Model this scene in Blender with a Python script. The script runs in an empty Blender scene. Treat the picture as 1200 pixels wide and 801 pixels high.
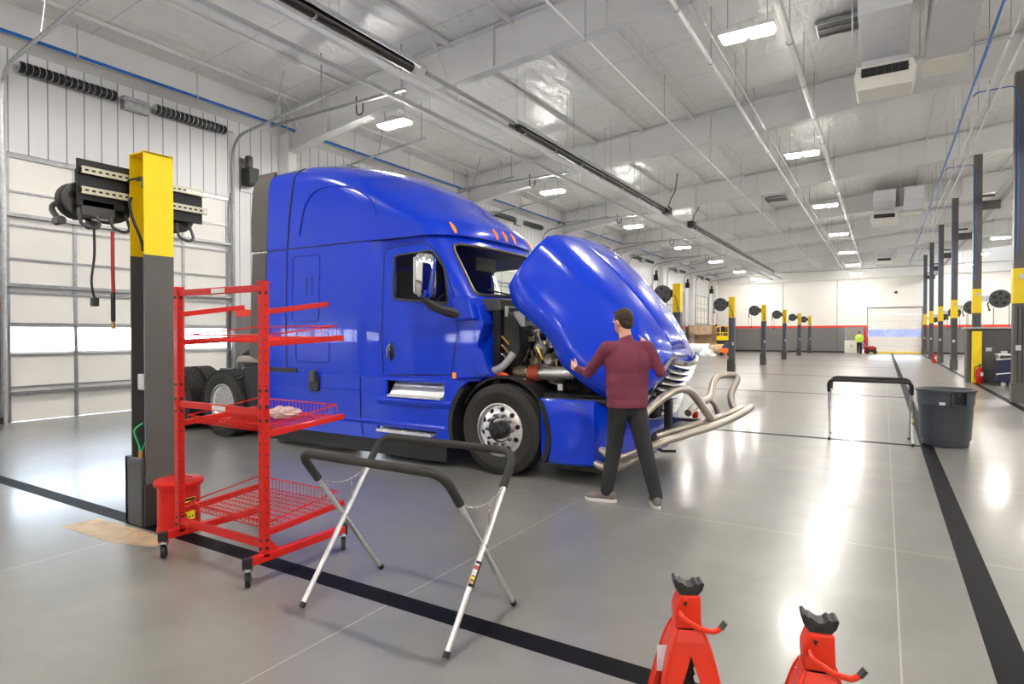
LAMP, SKY, EXPO, HOODA = 135., .9, 1.3, 35
import bpy, bmesh, math, random
from mathutils import Vector, Matrix, Euler
random.seed(7)
C = bpy.context.scene
COL = C.collection
PI = math.pi
# ------------------------------------------------------------------ materials
MATS = {}
def mat(name, color, rough=.5, metal=0., noise=0., nscale=6., bump=0., bscale=40., emit=None, estr=0., trans=0., coat=0., spec=.5, ior=1.45):
    if name in MATS: return MATS[name]
    m = bpy.data.materials.new(name); m.use_nodes = True
    nt = m.node_tree; b = nt.nodes['Principled BSDF']
    b.inputs['Base Color'].default_value = (*color, 1)
    b.inputs['Roughness'].default_value = rough
    b.inputs['Metallic'].default_value = metal
    b.inputs['Specular IOR Level'].default_value = spec
    b.inputs['IOR'].default_value = ior
    if coat: b.inputs['Coat Weight'].default_value = coat; b.inputs['Coat Roughness'].default_value = .03
    if trans: b.inputs['Transmission Weight'].default_value = trans
    if emit: b.inputs['Emission Color'].default_value = (*emit, 1); b.inputs['Emission Strength'].default_value = estr
    tc = nt.nodes.new('ShaderNodeTexCoord')
    if noise:
        n = nt.nodes.new('ShaderNodeTexNoise'); n.inputs['Scale'].default_value = nscale; n.inputs['Detail'].default_value = 5
        nt.links.new(tc.outputs['Object'], n.inputs['Vector'])
        r = nt.nodes.new('ShaderNodeMapRange'); r.inputs['From Min'].default_value = .3; r.inputs['From Max'].default_value = .7
        r.inputs['To Min'].default_value = 1 - noise; r.inputs['To Max'].default_value = 1 + noise
        nt.links.new(n.outputs['Fac'], r.inputs['Value'])
        mx = nt.nodes.new('ShaderNodeVectorMath'); mx.operation = 'SCALE'; mx.inputs[0].default_value = color
        nt.links.new(r.outputs['Result'], mx.inputs['Scale']); nt.links.new(mx.outputs['Vector'], b.inputs['Base Color'])
    if bump:
        n = nt.nodes.new('ShaderNodeTexNoise'); n.inputs['Scale'].default_value = bscale; n.inputs['Detail'].default_value = 3
        nt.links.new(tc.outputs['Object'], n.inputs['Vector'])
        bp = nt.nodes.new('ShaderNodeBump'); bp.inputs['Strength'].default_value = bump; bp.inputs['Distance'].default_value = .01
        nt.links.new(n.outputs['Fac'], bp.inputs['Height']); nt.links.new(bp.outputs['Normal'], b.inputs['Normal'])
    MATS[name] = m; return m

class NB:                                   # tiny node builder
    def __init__(s, m): s.nt = m.node_tree; s.L = s.nt.links
    def math(s, op, a, b=None, c=None):
        n = s.nt.nodes.new('ShaderNodeMath'); n.operation = op
        for i, v in enumerate((a, b, c)):
            if v is None: continue
            if isinstance(v, (int, float)): n.inputs[i].default_value = v
            else: s.L.new(v, n.inputs[i])
        return n.outputs[0]
    def noise(s, vec, scale, detail=4, rough=.5, dist=0):
        n = s.nt.nodes.new('ShaderNodeTexNoise'); n.inputs['Scale'].default_value = scale; n.inputs['Detail'].default_value = detail
        n.inputs['Roughness'].default_value = rough; n.inputs['Distortion'].default_value = dist
        s.L.new(vec, n.inputs['Vector']); return n.outputs['Fac']
    def ramp(s, f, stops):
        n = s.nt.nodes.new('ShaderNodeValToRGB'); e = n.color_ramp.elements
        while len(e) < len(stops): e.new(.5)
        for q, (p, c) in zip(e, stops): q.position = p; q.color = (*c, 1)
        s.L.new(f, n.inputs['Fac']); return n.outputs['Color']
    def mix(s, f, a, b):
        n = s.nt.nodes.new('ShaderNodeMix'); n.data_type = 'RGBA'
        for i, v in ((0, f), (6, a), (7, b)):
            if isinstance(v, (int, float)): n.inputs[i].default_value = v
            elif isinstance(v, tuple): n.inputs[i].default_value = (*v, 1)
            else: s.L.new(v, n.inputs[i])
        return n.outputs[2]
    def band(s, x, c, w): return s.math('COMPARE', x, c, w)
    def maprange(s, f, a, b, c, d):
        n = s.nt.nodes.new('ShaderNodeMapRange')
        for i, v in enumerate((a, b, c, d)): n.inputs[i+1].default_value = v
        s.L.new(f, n.inputs[0]); return n.outputs[0]
    def bump(s, h, strength, dist):
        n = s.nt.nodes.new('ShaderNodeBump'); n.inputs['Strength'].default_value = strength; n.inputs['Distance'].default_value = dist
        s.L.new(h, n.inputs['Height']); return n.outputs['Normal']

# ------------------------------------------------------------------ geometry
def box(bm, x0, x1, y0, y1, z0, z1, M=None, taper=None):
    vs = []
    for z in (z0, z1):
        for x, y in ((x0, y0), (x1, y0), (x1, y1), (x0, y1)):
            p = Vector((x, y, z))
            if taper and z == z1: p.x = (x0+x1)/2 + (x-(x0+x1)/2)*taper; p.y = (y0+y1)/2 + (y-(y0+y1)/2)*taper
            if M is not None: p = M @ p
            vs.append(bm.verts.new(p))
    for f in ((3,2,1,0), (4,5,6,7), (0,1,5,4), (1,2,6,5), (2,3,7,6), (3,0,4,7)):
        bm.faces.new([vs[i] for i in f])
def B(*boxes):
    bm = bmesh.new()
    for b in boxes: box(bm, *b)
    return bm
def loft(bm, rings, closed=True, cap=True, M=None):
    R = [[bm.verts.new(M @ Vector(p) if M is not None else Vector(p)) for p in r] for r in rings]
    n = len(R[0])
    for a, b in zip(R, R[1:]):
        for i in range(n if closed else n-1):
            j = (i+1) % n
            try: bm.faces.new((a[i], a[j], b[j], b[i]))
            except ValueError: pass
    if cap and closed:
        try: bm.faces.new(list(reversed(R[0]))); bm.faces.new(R[-1])
        except ValueError: pass
    return R
def tube(bm, pts, r, seg=8, cap=True, closed=False):
    P = [Vector(p) for p in pts]; n = len(P)
    rs = r if isinstance(r, (list, tuple)) else [r]*n
    up = None; rings = []
    for i in range(n):
        if closed: t = P[(i+1) % n] - P[i-1]
        else: t = P[min(i+1, n-1)] - P[max(i-1, 0)]
        if t.length < 1e-9: t = Vector((0, 0, 1))
        t.normalize()
        if up is None:
            up = Vector((0, 0, 1)) if abs(t.z) < .9 else Vector((1, 0, 0))
        u = up - t*up.dot(t)
        if u.length < 1e-6: u = t.orthogonal()
        u.normalize(); up = u; w = t.cross(u)
        rings.append([P[i] + (u*math.cos(a) + w*math.sin(a))*rs[i] for a in [2*PI*k/seg for k in range(seg)]])
    if closed: rings.append(rings[0]); loft(bm, rings, True, False)
    else: loft(bm, rings, True, cap)
def smoothpath(pts, k=6):
    P = [Vector(p) for p in pts]; out = []
    for i in range(len(P)-1):
        p0 = P[max(i-1, 0)]; p1 = P[i]; p2 = P[i+1]; p3 = P[min(i+2, len(P)-1)]
        for j in range(k):
            t = j/k
            out.append(.5*((2*p1) + (p2-p0)*t + (2*p0-5*p1+4*p2-p3)*t*t + (-p0+3*p1-3*p2+p3)*t**3))
    out.append(P[-1]); return out
def fillet(pts, r, k=5):                     # polyline with rounded corners
    P = [Vector(p) for p in pts]; out = [P[0]]
    for i in range(1, len(P)-1):
        a = (P[i-1]-P[i]); b = (P[i+1]-P[i]); d = min(r, a.length*.49, b.length*.49)
        A = P[i]+a.normalized()*d; Bq = P[i]+b.normalized()*d
        for j in range(k+1):
            t = j/k; out.append((1-t)**2*A + 2*t*(1-t)*P[i] + t*t*Bq)
    out.append(P[-1]); return out
def lathe(bm, prof, c=(0,0,0), axis='z', seg=24, cap=True):
    rings = []
    for r, h in prof:
        ring = []
        for k in range(seg):
            a = 2*PI*k/seg; x, y = r*math.cos(a), r*math.sin(a)
            p = {'z': (x, y, h), 'y': (x, h, y), 'x': (h, x, y)}[axis]
            ring.append(Vector(c) + Vector(p))
        rings.append(ring)
    loft(bm, rings, True, cap)
def prism(bm, poly, plane, a, b, M=None):    # polygon extruded between two values of the third axis
    def P(u, v, w):
        p = Vector({'xz': (u, w, v), 'xy': (u, v, w), 'yz': (w, u, v)}[plane])
        return M @ p if M is not None else p
    lo = [bm.verts.new(P(u, v, a)) for u, v in poly]; hi = [bm.verts.new(P(u, v, b)) for u, v in poly]
    n = len(poly)
    bm.faces.new(lo); bm.faces.new(list(reversed(hi)))
    for i in range(n):
        j = (i+1) % n; bm.faces.new((lo[i], hi[i], hi[j], lo[j]))
def ellipsoid(bm, c, r, M=None, seg=16, rings=10):
    m = Matrix.Translation(c) @ (M if M is not None else Matrix.Identity(4)) @ Matrix.Diagonal((*r, 1))
    bmesh.ops.create_uvsphere(bm, u_segments=seg, v_segments=rings, radius=1, matrix=m)
def rrect(x0, x1, y0, y1, r, k=4):
    out = []
    for cx, cy, a0 in ((x1-r, y1-r, 0), (x0+r, y1-r, PI/2), (x0+r, y0+r, PI), (x1-r, y0+r, 3*PI/2)):
        for j in range(k+1):
            a = a0 + PI/2*j/k; out.append((cx+r*math.cos(a), cy+r*math.sin(a)))
    return out
def link(o, parent=None):
    COL.objects.link(o)
    if parent is not None: o.parent = parent
    return o
def obj(name, bm, m, parent=None, smooth=False, bevel=0, solid=0, subsurf=0, fixn=True, auto=35):
    if fixn: bmesh.ops.recalc_face_normals(bm, faces=bm.faces)
    me = bpy.data.meshes.new(name); bm.to_mesh(me); bm.free()
    if isinstance(m, (list, tuple)):
        for q in m: me.materials.append(q)
    else: me.materials.append(m)
    o = bpy.data.objects.new(name, me); link(o, parent)
    if smooth:
        me.polygons.foreach_set('use_smooth', [True]*len(me.polygons))
        try: me.set_sharp_from_angle(angle=math.radians(auto))
        except Exception: pass
    if solid:
        s = o.modifiers.new('s', 'SOLIDIFY'); s.thickness = solid; s.offset = -1
    if bevel:
        b = o.modifiers.new('b', 'BEVEL'); b.width = bevel; b.segments = 2; b.limit_method = 'ANGLE'; b.angle_limit = math.radians(40)
    if subsurf:
        s = o.modifiers.new('ss', 'SUBSURF'); s.levels = subsurf; s.render_levels = subsurf
    return o
def objs(name, bm, m, parent=None, **k):     # one object per loose piece
    bm.verts.ensure_lookup_table(); seen = set(); out = []
    for v0 in bm.verts:
        if v0 in seen: continue
        comp = []; st = [v0]; seen.add(v0)
        while st:
            v = st.pop(); comp.append(v)
            for e in v.link_edges:
                w = e.other_vert(v)
                if w not in seen: seen.add(w); st.append(w)
        nb_ = bmesh.new(); mp = {v: nb_.verts.new(v.co) for v in comp}
        fs = {f for v in comp for f in v.link_faces}
        for f in fs: nb_.faces.new([mp[v] for v in f.verts])
        out.append(obj(name, nb_, m, parent, **k))
    bm.free(); return out
def tag(o, label, cat, group=None, kind=None):
    if label: o['label'] = label
    if cat: o['category'] = cat
    if group: o['group'] = group
    if kind: o['kind'] = kind
    return o
def thing(name, label, cat, loc=(0,0,0), rz=0, group=None):
    o = bpy.data.objects.new(name, None); o.empty_display_size = .1
    o.location = loc; o.rotation_euler = (0, 0, rz); COL.objects.link(o)
    return tag(o, label, cat, group)
def struct(name, bm, m, **k):
    o = obj(name, bm, m, **k); o['kind'] = 'structure'; return o
def kids(o): return [c for c in list(COL.objects) if c.parent == o]
def dup(root, loc, rz=None, label=None, group=None, parent=None):
    c = root.copy(); COL.objects.link(c)
    if parent is not None: c.parent = parent
    else: c.location = loc
    if rz is not None: c.rotation_euler = (0, 0, rz)
    if label: c['label'] = label
    if group: c['group'] = group
    for ch in kids(root): dup(ch, None, parent=c)
    return c
def boolean(o, cutters, op='DIFFERENCE'):    # applies and removes the cutters
    cs = []
    for bm in cutters:
        bmesh.ops.recalc_face_normals(bm, faces=bm.faces)
        me = bpy.data.meshes.new('c'); bm.to_mesh(me); bm.free()
        c = bpy.data.objects.new('c', me); COL.objects.link(c); c.parent = o.parent; cs.append(c)
        m = o.modifiers.new('b', 'BOOLEAN'); m.operation = op; m.object = c; m.solver = 'EXACT'
    bpy.context.view_layer.update()
    ev = o.evaluated_get(bpy.context.evaluated_depsgraph_get())
    me = bpy.data.meshes.new_from_object(ev)
    o.modifiers.clear(); o.data = me
    for c in cs: bpy.data.objects.remove(c)
    me.polygons.foreach_set('use_smooth', [True]*len(me.polygons))
    try: me.set_sharp_from_angle(angle=math.radians(32))
    except Exception: pass
    return o
def text_mesh(txt, size, m, parent, name, Mx, extrude=.0008):
    cu = bpy.data.curves.new('t', 'FONT'); cu.body = txt; cu.size = size; cu.align_x = 'CENTER'; cu.align_y = 'CENTER'; cu.extrude = extrude
    t = bpy.data.objects.new('t', cu); COL.objects.link(t)
    bpy.context.view_layer.update()
    me = bpy.data.meshes.new_from_object(t.evaluated_get(bpy.context.evaluated_depsgraph_get()))
    bpy.data.objects.remove(t); me.transform(Mx); me.materials.clear(); me.materials.append(m)
    return link(bpy.data.objects.new(name, me), parent)
def ordn(i): return ['first','second','third','fourth','fifth','sixth','seventh','eighth','ninth','tenth'][i]

# palette
red = mat('red_enamel', (.56, .013, .008), .38, noise=.05, coat=.08, spec=.3)
redo = mat('orange_red_enamel', (.70, .036, .012), .34, coat=.15, noise=.04, spec=.35)
black = mat('black_plastic', (.010, .010, .011), .45, noise=.1)
rubber = mat('tyre_rubber', (.022, .02, .018), .75, noise=.2, nscale=20, bump=.15, bscale=120)
foam = mat('dark_foam_grip', (.028, .026, .024), .8, bump=.2, bscale=200, noise=.1)
dgrey = mat('charcoal_paint', (.055, .053, .052), .4, noise=.06)
cgrey = mat('column_grey_paint', (.10, .093, .087), .42, noise=.04)
steel = mat('galvanized_steel', (.42, .43, .44), .38, metal=.85, noise=.15, nscale=12)
alum = mat('brushed_aluminium', (.72, .72, .71), .3, metal=.9, noise=.08, nscale=25)
chrome = mat('chrome', (.8, .8, .8), .08, metal=1., noise=.02)
yellow = mat('safety_yellow_paint', (.88, .64, .006), .45, noise=.04)
white = mat('white_paint', (.78, .77, .74), .45, noise=.03)
blue = mat('blue_truck_paint', (.0005, .034, .56), .25, noise=.02, nscale=2, coat=.6, spec=.25)
glass = mat('window_glass', (.95, .98, .97), .0, trans=1., ior=1.1)
# ------------------------------------------------------------------ the hall
XL, XR, YB, YF = -13.2, 16.0, -14.0, 58.0
def ceilz(x): return 8.25 + .075*x if x < 9 else 8.25 + .075*(18-x)
def beamz(x):
    z = ceilz(x) - .88
    return z - max(0, (-9.6-x))*.06
FRAMES = [2.65+7.62*k for k in range(0, 8)]
# floor
fm = mat('polished_concrete', (.4, .4, .39), .2); nb = NB(fm); nt = fm.node_tree; bs = nt.nodes['Principled BSDF']
geo = nt.nodes.new('ShaderNodeNewGeometry'); sp = nt.nodes.new('ShaderNodeSeparateXYZ'); nt.links.new(geo.outputs['Position'], sp.inputs[0])
gx, gy = sp.outputs[0], sp.outputs[1]
pos = geo.outputs['Position']
n1 = nb.noise(pos, .45, 4, .5, .2); n2 = nb.noise(pos, 2.2, 7, .6, .1); n3 = nb.noise(pos, 70, 3, .7)
mixn = nb.math('ADD', nb.math('MULTIPLY', n1, .55), nb.math('ADD', nb.math('MULTIPLY', n2, .3), nb.math('MULTIPLY', n3, .15)))
base = nb.ramp(mixn, [(.30, (.13, .126, .118)), (.5, (.195, .188, .174)), (.70, (.285, .272, .25))])
jx = nb.math('SUBTRACT', nb.math('WRAP', nb.math('ADD', gx, -.08+1.27), 2.54, 0), 1.27)
jy = nb.math('SUBTRACT', nb.math('WRAP', nb.math('ADD', gy, -2.69+1.27), 2.54, 0), 1.27)
joint = nb.math('MAXIMUM', nb.band(jx, 0, .0045), nb.band(jy, 0, .0045))
col = nb.mix(joint, base, (.40, .37, .31))
sy = nb.math('SUBTRACT', nb.math('WRAP', nb.math('ADD', gy, -10.27+3.81), 7.62, 0), 3.81)
cross = nb.math('MULTIPLY', nb.band(sy, 0, .075), nb.math('MULTIPLY', nb.math('LESS_THAN', gx, .45), nb.math('GREATER_THAN', gy, 5)))
cross0 = nb.math('MULTIPLY', nb.band(gy, 2.685, .075), nb.math('LESS_THAN', gx, .6))
long1 = nb.band(gx, .525, .078); long2 = nb.band(gx, 2.5, .075)
stripe = nb.math('MAXIMUM', nb.math('MAXIMUM', cross, cross0), nb.math('MAXIMUM', long1, long2))
col = nb.mix(stripe, col, (.006, .006, .008))
nt.links.new(col, bs.inputs['Base Color'])
rr = nb.maprange(n1, .3, .7, .285, .31)
rr = nb.math('MAXIMUM', rr, nb.math('MULTIPLY', stripe, .5))
nt.links.new(nb.maprange(stripe, 0, 1, .55, .06), bs.inputs['Specular IOR Level'])
nt.links.new(nb.maprange(stripe, 0, 1, .25, .0), bs.inputs['Coat Weight'])
nt.links.new(rr, bs.inputs['Roughness'])
bs.inputs['Coat Roughness'].default_value = .13
nt.links.new(nb.bump(n3, .04, .002), bs.inputs['Normal'])
struct('floor', B((XL-.3, XR+.3, YB-.3, YF+.3, -.2, 0)), fm)
pm = mat('tan_floor_patch', (.50, .36, .22), .5, noise=.2, nscale=9)
bm = bmesh.new(); prism(bm, [(-5.75, 2.28), (-5.0, 2.3), (-4.6, 2.42), (-4.62, 2.56), (-5.1, 2.58), (-5.72, 2.55)], 'xy', .0, .0015)
struct('trim_1', bm, pm)

# white ribbed liner panel
def ribmat(name, c, axis, pitch=.3):
    m = mat(name, c, .4); nb = NB(m); nt = m.node_tree
    g = nt.nodes.new('ShaderNodeNewGeometry'); s = nt.nodes.new('ShaderNodeSeparateXYZ'); nt.links.new(g.outputs['Position'], s.inputs[0])
    a = s.outputs[axis]
    w = nb.math('SUBTRACT', nb.math('WRAP', a, pitch*.5, -pitch*.5), 0)
    seam = nb.band(w, 0, .012)
    w2 = nb.band(nb.math('WRAP', nb.math('ADD', a, pitch*.38), pitch*.5, -pitch*.5), 0, .03)
    n = nb.noise(g.outputs['Position'], 1.3, 4)
    cc = nb.mix(seam, c, tuple(v*.42 for v in c))
    nt.links.new(cc, m.node_tree.nodes['Principled BSDF'].inputs['Base Color'])
    h = nb.math('ADD', nb.math('MULTIPLY', seam, -1.), nb.math('ADD', nb.math('MULTIPLY', w2, .5), nb.math('MULTIPLY', n, .6)))
    nt.links.new(nb.bump(h, .6, .012), m.node_tree.nodes['Principled BSDF'].inputs['Normal'])
    return m
liner = ribmat('white_liner_panel', (.70, .70, .71), 1)
gdado = mat('grey_dado_panel', (.16, .155, .155), .38, noise=.05)
rstripe = mat('red_wall_stripe', (.75, .045, .02), .4, noise=.03)
fwall = mat('smooth_white_wall', (.80, .78, .74), .5, noise=.015, nscale=1)
ceilm = mat('white_ceiling_sheeting', (.78, .77, .745), .33); nb = NB(ceilm); nt = ceilm.node_tree
g = nt.nodes.new('ShaderNodeNewGeometry'); s = nt.nodes.new('ShaderNodeSeparateXYZ'); nt.links.new(g.outputs['Position'], s.inputs[0])
wv = nt.nodes.new('ShaderNodeMapping'); wv.inputs['Scale'].default_value = (1, .45, 1); nt.links.new(g.outputs['Position'], wv.inputs['Vector'])
n = nb.noise(wv.outputs[0], 1.6, 3, .5, .8); n_ = nb.noise(wv.outputs[0], 5, 2, .5, .5)
seamy = nb.band(nb.math('WRAP', s.outputs[1], .95, -.95), 0, .012)
seamx = nb.band(nb.math('WRAP', s.outputs[0], .75, -.75), 0, .010)
cc = nb.mix(nb.math('MULTIPLY', seamy, .45), (.78, .77, .745), (.32, .31, .30))
cc = nb.mix(nb.math('MULTIPLY', seamx, .35), cc, (.36, .35, .34))
nt.links.new(cc, nt.nodes['Principled BSDF'].inputs['Base Color'])
nt.links.new(nb.bump(nb.math('ADD', n, nb.math('MULTIPLY', n_, .25)), 1.0, .13), nt.nodes['Principled BSDF'].inputs['Normal'])
nt.nodes['Principled BSDF'].inputs['Specular IOR Level'].default_value = .6
beamm = mat('white_beam_paint', (.74, .735, .72), .42, noise=.02)

bm = bmesh.new()
prism(bm, [(XL, ceilz(XL)), (9, ceilz(9)), (XR, ceilz(XR)), (XR, ceilz(XR)+.2), (9, ceilz(9)+.2), (XL, ceilz(XL)+.2)], 'xz', YB, YF)
struct('ceiling', bm, ceilm)

# left wall with the openings of the overhead doors
DH, DW = 4.8, 4.3
DC = [6.6+7.62*k for k in range(-2, 7)]
bxs = []; edges = [YB]
for c in DC: edges += [c-DW/2, c+DW/2]
edges.append(YF)
bm = bmesh.new()
box(bm, XL-.3, XL, YB, YF, DH, 7.3)
for i in range(0, len(edges), 2): box(bm, XL-.3, XL, edges[i], edges[i+1], 2.15, DH)
struct('wall_left', bm, liner)
bm = bmesh.new(); bm2 = bmesh.new()
for i in range(0, len(edges), 2):
    box(bm, XL-.3, XL+.03, edges[i], edges[i+1], 0, 2.0)
    box(bm2, XL-.3, XL+.035, edges[i], edges[i+1], 2.0, 2.17)
struct('trim_2', bm, gdado); struct('trim_3', bm2, rstripe)
bm = bmesh.new(); prism(bm, [(XL, 7.25), (XL, 6.62), (XL+.28, 6.72), (XL+.3, 7.28)], 'xz', YB, YF)
struct('trim_4', bm, beamm)
bm = bmesh.new(); bm2 = bmesh.new()
for i in range(0, len(edges), 2): box(bm2, XL, XL+.05, edges[i], edges[i+1], 0, .12)
struct('baseboard_left', bm2, dgrey)
# far wall, right wall
fx0, fx1, fdh = -1.15, 2.55, 3.7
struct('wall_back', B((XL, fx0, YF, YF+.3, 2.27, 8.3), (fx1, XR, YF, YF+.3, 2.27, 8.3), (fx0, fx1, YF, YF+.3, fdh, 8.4), (fx0, XL, YF, YF+.3, 0, 0.01)), fwall)
struct('trim_5', B((XL, -2.75, YF-.03, YF+.3, 0, 2.1), (-1.45, fx0, YF-.03, YF+.3, 0, 2.1), (fx1, XR, YF-.03, YF+.3, 0, 2.1)), gdado)
struct('trim_6', B((XL, fx0, YF-.035, YF+.3, 2.1, 2.28), (fx1, XR, YF-.035, YF+.3, 2.1, 2.28)), rstripe)
bm = bmesh.new()
for x in (-7.6, -3.4, 5.5, 10): box(bm, x-.012, x+.012, YF-.037, YF, 2.28, 6.2); box(bm, x-.012, x+.012, YF-.04, YF, .1, 2.1)
struct('trim_7', bm, dgrey)
struct('baseboard_back', B((XL, -2.75, YF-.06, YF, 0, .13), (fx1, XR, YF-.06, YF, 0, .13)), black)
struct('wall_right', B((XR, XR+.3, YB, YF, 2.2, 8.2)), fwall)
struct('trim_8', B((XR-.03, XR+.3, YB, YF, 0, 2.1)), gdado); struct('trim_9', B((XR-.035, XR+.3, YB, YF, 2.1, 2.28)), rstripe)
struct('wall_front', B((XL, XR, YB-.3, YB, 2.2, 8.9)), fwall)
struct('trim_51', B((XL, XR, YB-.3, YB+.03, 0, 2.0)), gdado); struct('trim_52', B((XL, XR, YB-.3, YB+.035, 2.0, 2.2)), rstripe)
# band over the far wall and end rafter
bm = bmesh.new(); prism(bm, [(XL, 6.0), (9, 6.3), (XR, 6.2), (XR, 7.7), (9, 8.2), (XL, 6.9)], 'xz', YF-.35, YF-.02)
struct('trim_10', bm, beamm)
bm = bmesh.new(); tube(bm, [(XL, YF-.42, 6.86), (9, YF-.42, 7.0)], .035)
struct('trim_11', bm, steel)

# overhead doors on the left wall
doorw = mat('door_panel_white', (.80, .775, .73), .42, noise=.02, nscale=2)
dglass = mat('door_glass', (.96, .99, 1), .0, trans=1., ior=1.02)
for k, c in enumerate(DC):
    y0, y1 = c-DW/2, c+DW/2
    d = thing('door_%d' % (k+1), None, None, (XL, c, 0)); d['kind'] = 'structure'
    pan = bmesh.new(); rail = bmesh.new(); st = bmesh.new(); gl = bmesh.new()
    hs = [0, .62, 1.2, 1.76, 2.32, 2.92, 3.52, 4.12, 4.8]
    for i in range(8):
        if i == 2: continue
        box(pan, -.12, -.07, -DW/2, DW/2, hs[i]+.006, hs[i+1]-.006)
    box(pan, -.12, -.07, -DW/2, DW/2, 1.2, 1.26); box(pan, -.12, -.07, -DW/2, DW/2, 1.70, 1.76)
    for i in range(1, 8):
        box(rail, -.07, -.035, -DW/2, DW/2, hs[i]-.012, hs[i]+.02)
    for z in (.52, 2.45, 3.70): box(rail, -.07, .03, -DW/2, DW/2, z-.03, z+.03)
    box(rail, -.07, -.03, -DW/2, DW/2, 4.72, 4.8)
    for j in range(5):
        y = -DW/2+.04 + j*(DW-.08)/4
        box(st, -.12, -.05, y-.03, y+.03, 0, 4.78)
    for j in range(4):
        ya = -DW/2+.04 + j*(DW-.08)/4
        box(gl, -.1, -.09, ya+.045, ya+(DW-.08)/4-.045, 1.26, 1.70)
    obj('door_panel', pan, doorw, d, bevel=.004); objs('reinforcing_rail', rail, steel, d); objs('stile', st, steel, d)
    obj('window_pane', gl, dglass, d)
    # tracks: vertical, curve, and the long horizontal run under the roof
    for sgn in (-1, 1):
        y = sgn*(DW/2+.05)
        tr = bmesh.new()
        pth = fillet([(.06, y, 0), (.06, y, 6.2), (3.2, y, 6.55)], .5, 8)
        tube(tr, pth, .035, 6); box(tr, 0, .05, y-.05, y+.05, 0, 4.9)
        obj('track', tr, steel, d, smooth=True)
        hb = bmesh.new(); tube(hb, [(3.1, y, 6.56), (3.1, y, ceilz(XL+3.1)-.03)], .015, 6); tube(hb, [(1.6, y, 6.4), (1.9, y, ceilz(XL+1.9)-.03)], .012, 6)
        objs('hanger', hb, steel, d)
    # torsion spring shaft
    sp_ = bmesh.new(); tube(sp_, [(.15, -DW/2, 6.3), (.15, DW/2, 6.3)], .018, 6); box(sp_, 0, .16, -.25, .25, 6.12, 6.38)
    obj('spring_shaft', sp_, beamm if False else steel, d)
    for a, b in ((-2.0, -.35), (.35, 2.0)):
        hx = bmesh.new(); nn = 10
        pr = []
        L = b-a
        for q in range(int(L/.10)):
            h = a+q*.10; pr += [(.085, h), (.10, h+.02), (.10, h+.075), (.085, h+.095)]
        lathe(hx, pr, (.15, 0, 6.3), 'y', 12); sp2 = obj('torsion_spring', hx, black, d)
        hx = bmesh.new()
        for q in range(int(L/.10)): lathe(hx, [(.0, a+q*.10-.004), (.094, a+q*.10-.004), (.094, a+q*.10+.004), (.0, a+q*.10+.004)], (.15, 0, 6.3), 'y', 12)
        o_ = obj('spring_coil', hx, alum, sp2)
# far wall door
d = thing('door_11', None, None, ((fx0+fx1)/2, YF, 0)); d['kind'] = 'structure'
w = (fx1-fx0)/2
pan = bmesh.new()
for a, b in ((.02, .6), (.61, 1.35), (1.95, 2.6), (2.61, 3.15), (3.16, 3.7)): box(pan, -w, w, .05, .1, a, b)
obj('door_panels', pan, doorw, d)
obj('window_pane', B((-w, w, .06, .08, 1.35, 1.95)), dglass, d)
obj('stile', B(*[(x-.02, x+.02, .04, .1, 1.35, 1.95) for x in (-w+.02, -w*.35, w*.3, w-.02)]), alum, d)
obj('door_frame', B((-w-.05, -w, -.03, .1, 0, fdh), (w, w+.05, -.03, .1, 0, fdh), (-w-.05, w+.05, -.03, .1, fdh, fdh+.05)), dgrey, d)
obj('sill', B((-w, w, -.03, .1, 0, .12)), yellow, d)
# dark buildings beyond the far door window
struct('wall_outside', B((-4, 6, YF+12, YF+12.2, 0, 2.9)), mat('outside_building', (.035, .035, .075), .6, noise=.4, nscale=.8))
d = thing('door_12', None, None, (-2.1, YF-.02, 0)); d['kind'] = 'structure'
obj('door_leaf', B((-.62, .62, -.02, .02, 0, 2.15)), mat('taupe_door', (.25, .22, .21), .45, noise=.05), d)
obj('door_handle', B((.45, .58, -.06, -.02, 1.0, 1.04)), steel, d)

# rafters (tapered frames), pilasters
for k, y in enumerate([2.65-15.24, 2.65-7.62]+FRAMES):
    bm = bmesh.new(); xs = [XL, XL+1.2, -9.6, 9, XR]
    prism(bm, [(x, beamz(x)+(-.0 if x > XL+.1 else -.05)) for x in xs] + [(x, ceilz(x)-.02) for x in reversed(xs)], 'xz', y-.012, y+.012)
    for i in range(len(xs)-1):
        a, b = xs[i], xs[i+1]; za = beamz(a)+(0 if a > XL+.1 else -.05); zb = beamz(b)
        prism(bm, [(a, za), (b, zb), (b, zb+.03), (a, za+.03)], 'xz', y-.13, y+.13)
        prism(bm, [(a, ceilz(a)-.05), (b, ceilz(b)-.05), (b, ceilz(b)-.02), (a, ceilz(a)-.02)], 'xz', y-.13, y+.13)
    for x in [-11.5+2.4*i for i in range(11)]: box(bm, x-.01, x+.01, y-.1, y+.1, beamz(x), ceilz(x))
    struct('trim_%d' % (12+k), bm, beamm, bevel=0)
    struct('trim_%d' % (30+k), B((XL, XL+.38, y-.15, y-.12, 0, 6.9), (XL, XL+.38, y+.12, y+.15, 0, 6.9), (XL, XL+.35, y-.12, y+.12, 0, 6.9)), white, bevel=.01)
# purlins and flange braces
bm = bmesh.new()
for i in range(19):
    x = XL+.9+1.5*i
    if x > XR-.3: break
    box(bm, x-.035, x+.035, YB, YF-.4, ceilz(x)-.09, ceilz(x)-.01)
struct('trim_40', bm, beamm)
bm = bmesh.new()
for y in FRAMES:
    for i in range(0, 18, 3):
        x = XL+.9+1.5*i
        for s_ in (-1, 1): tube(bm, [(x, y+s_*.05, beamz(x)+.06), (x, y+s_*.75, ceilz(x)-.05)], .014, 5)
struct('trim_41', bm, beamm)
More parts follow.
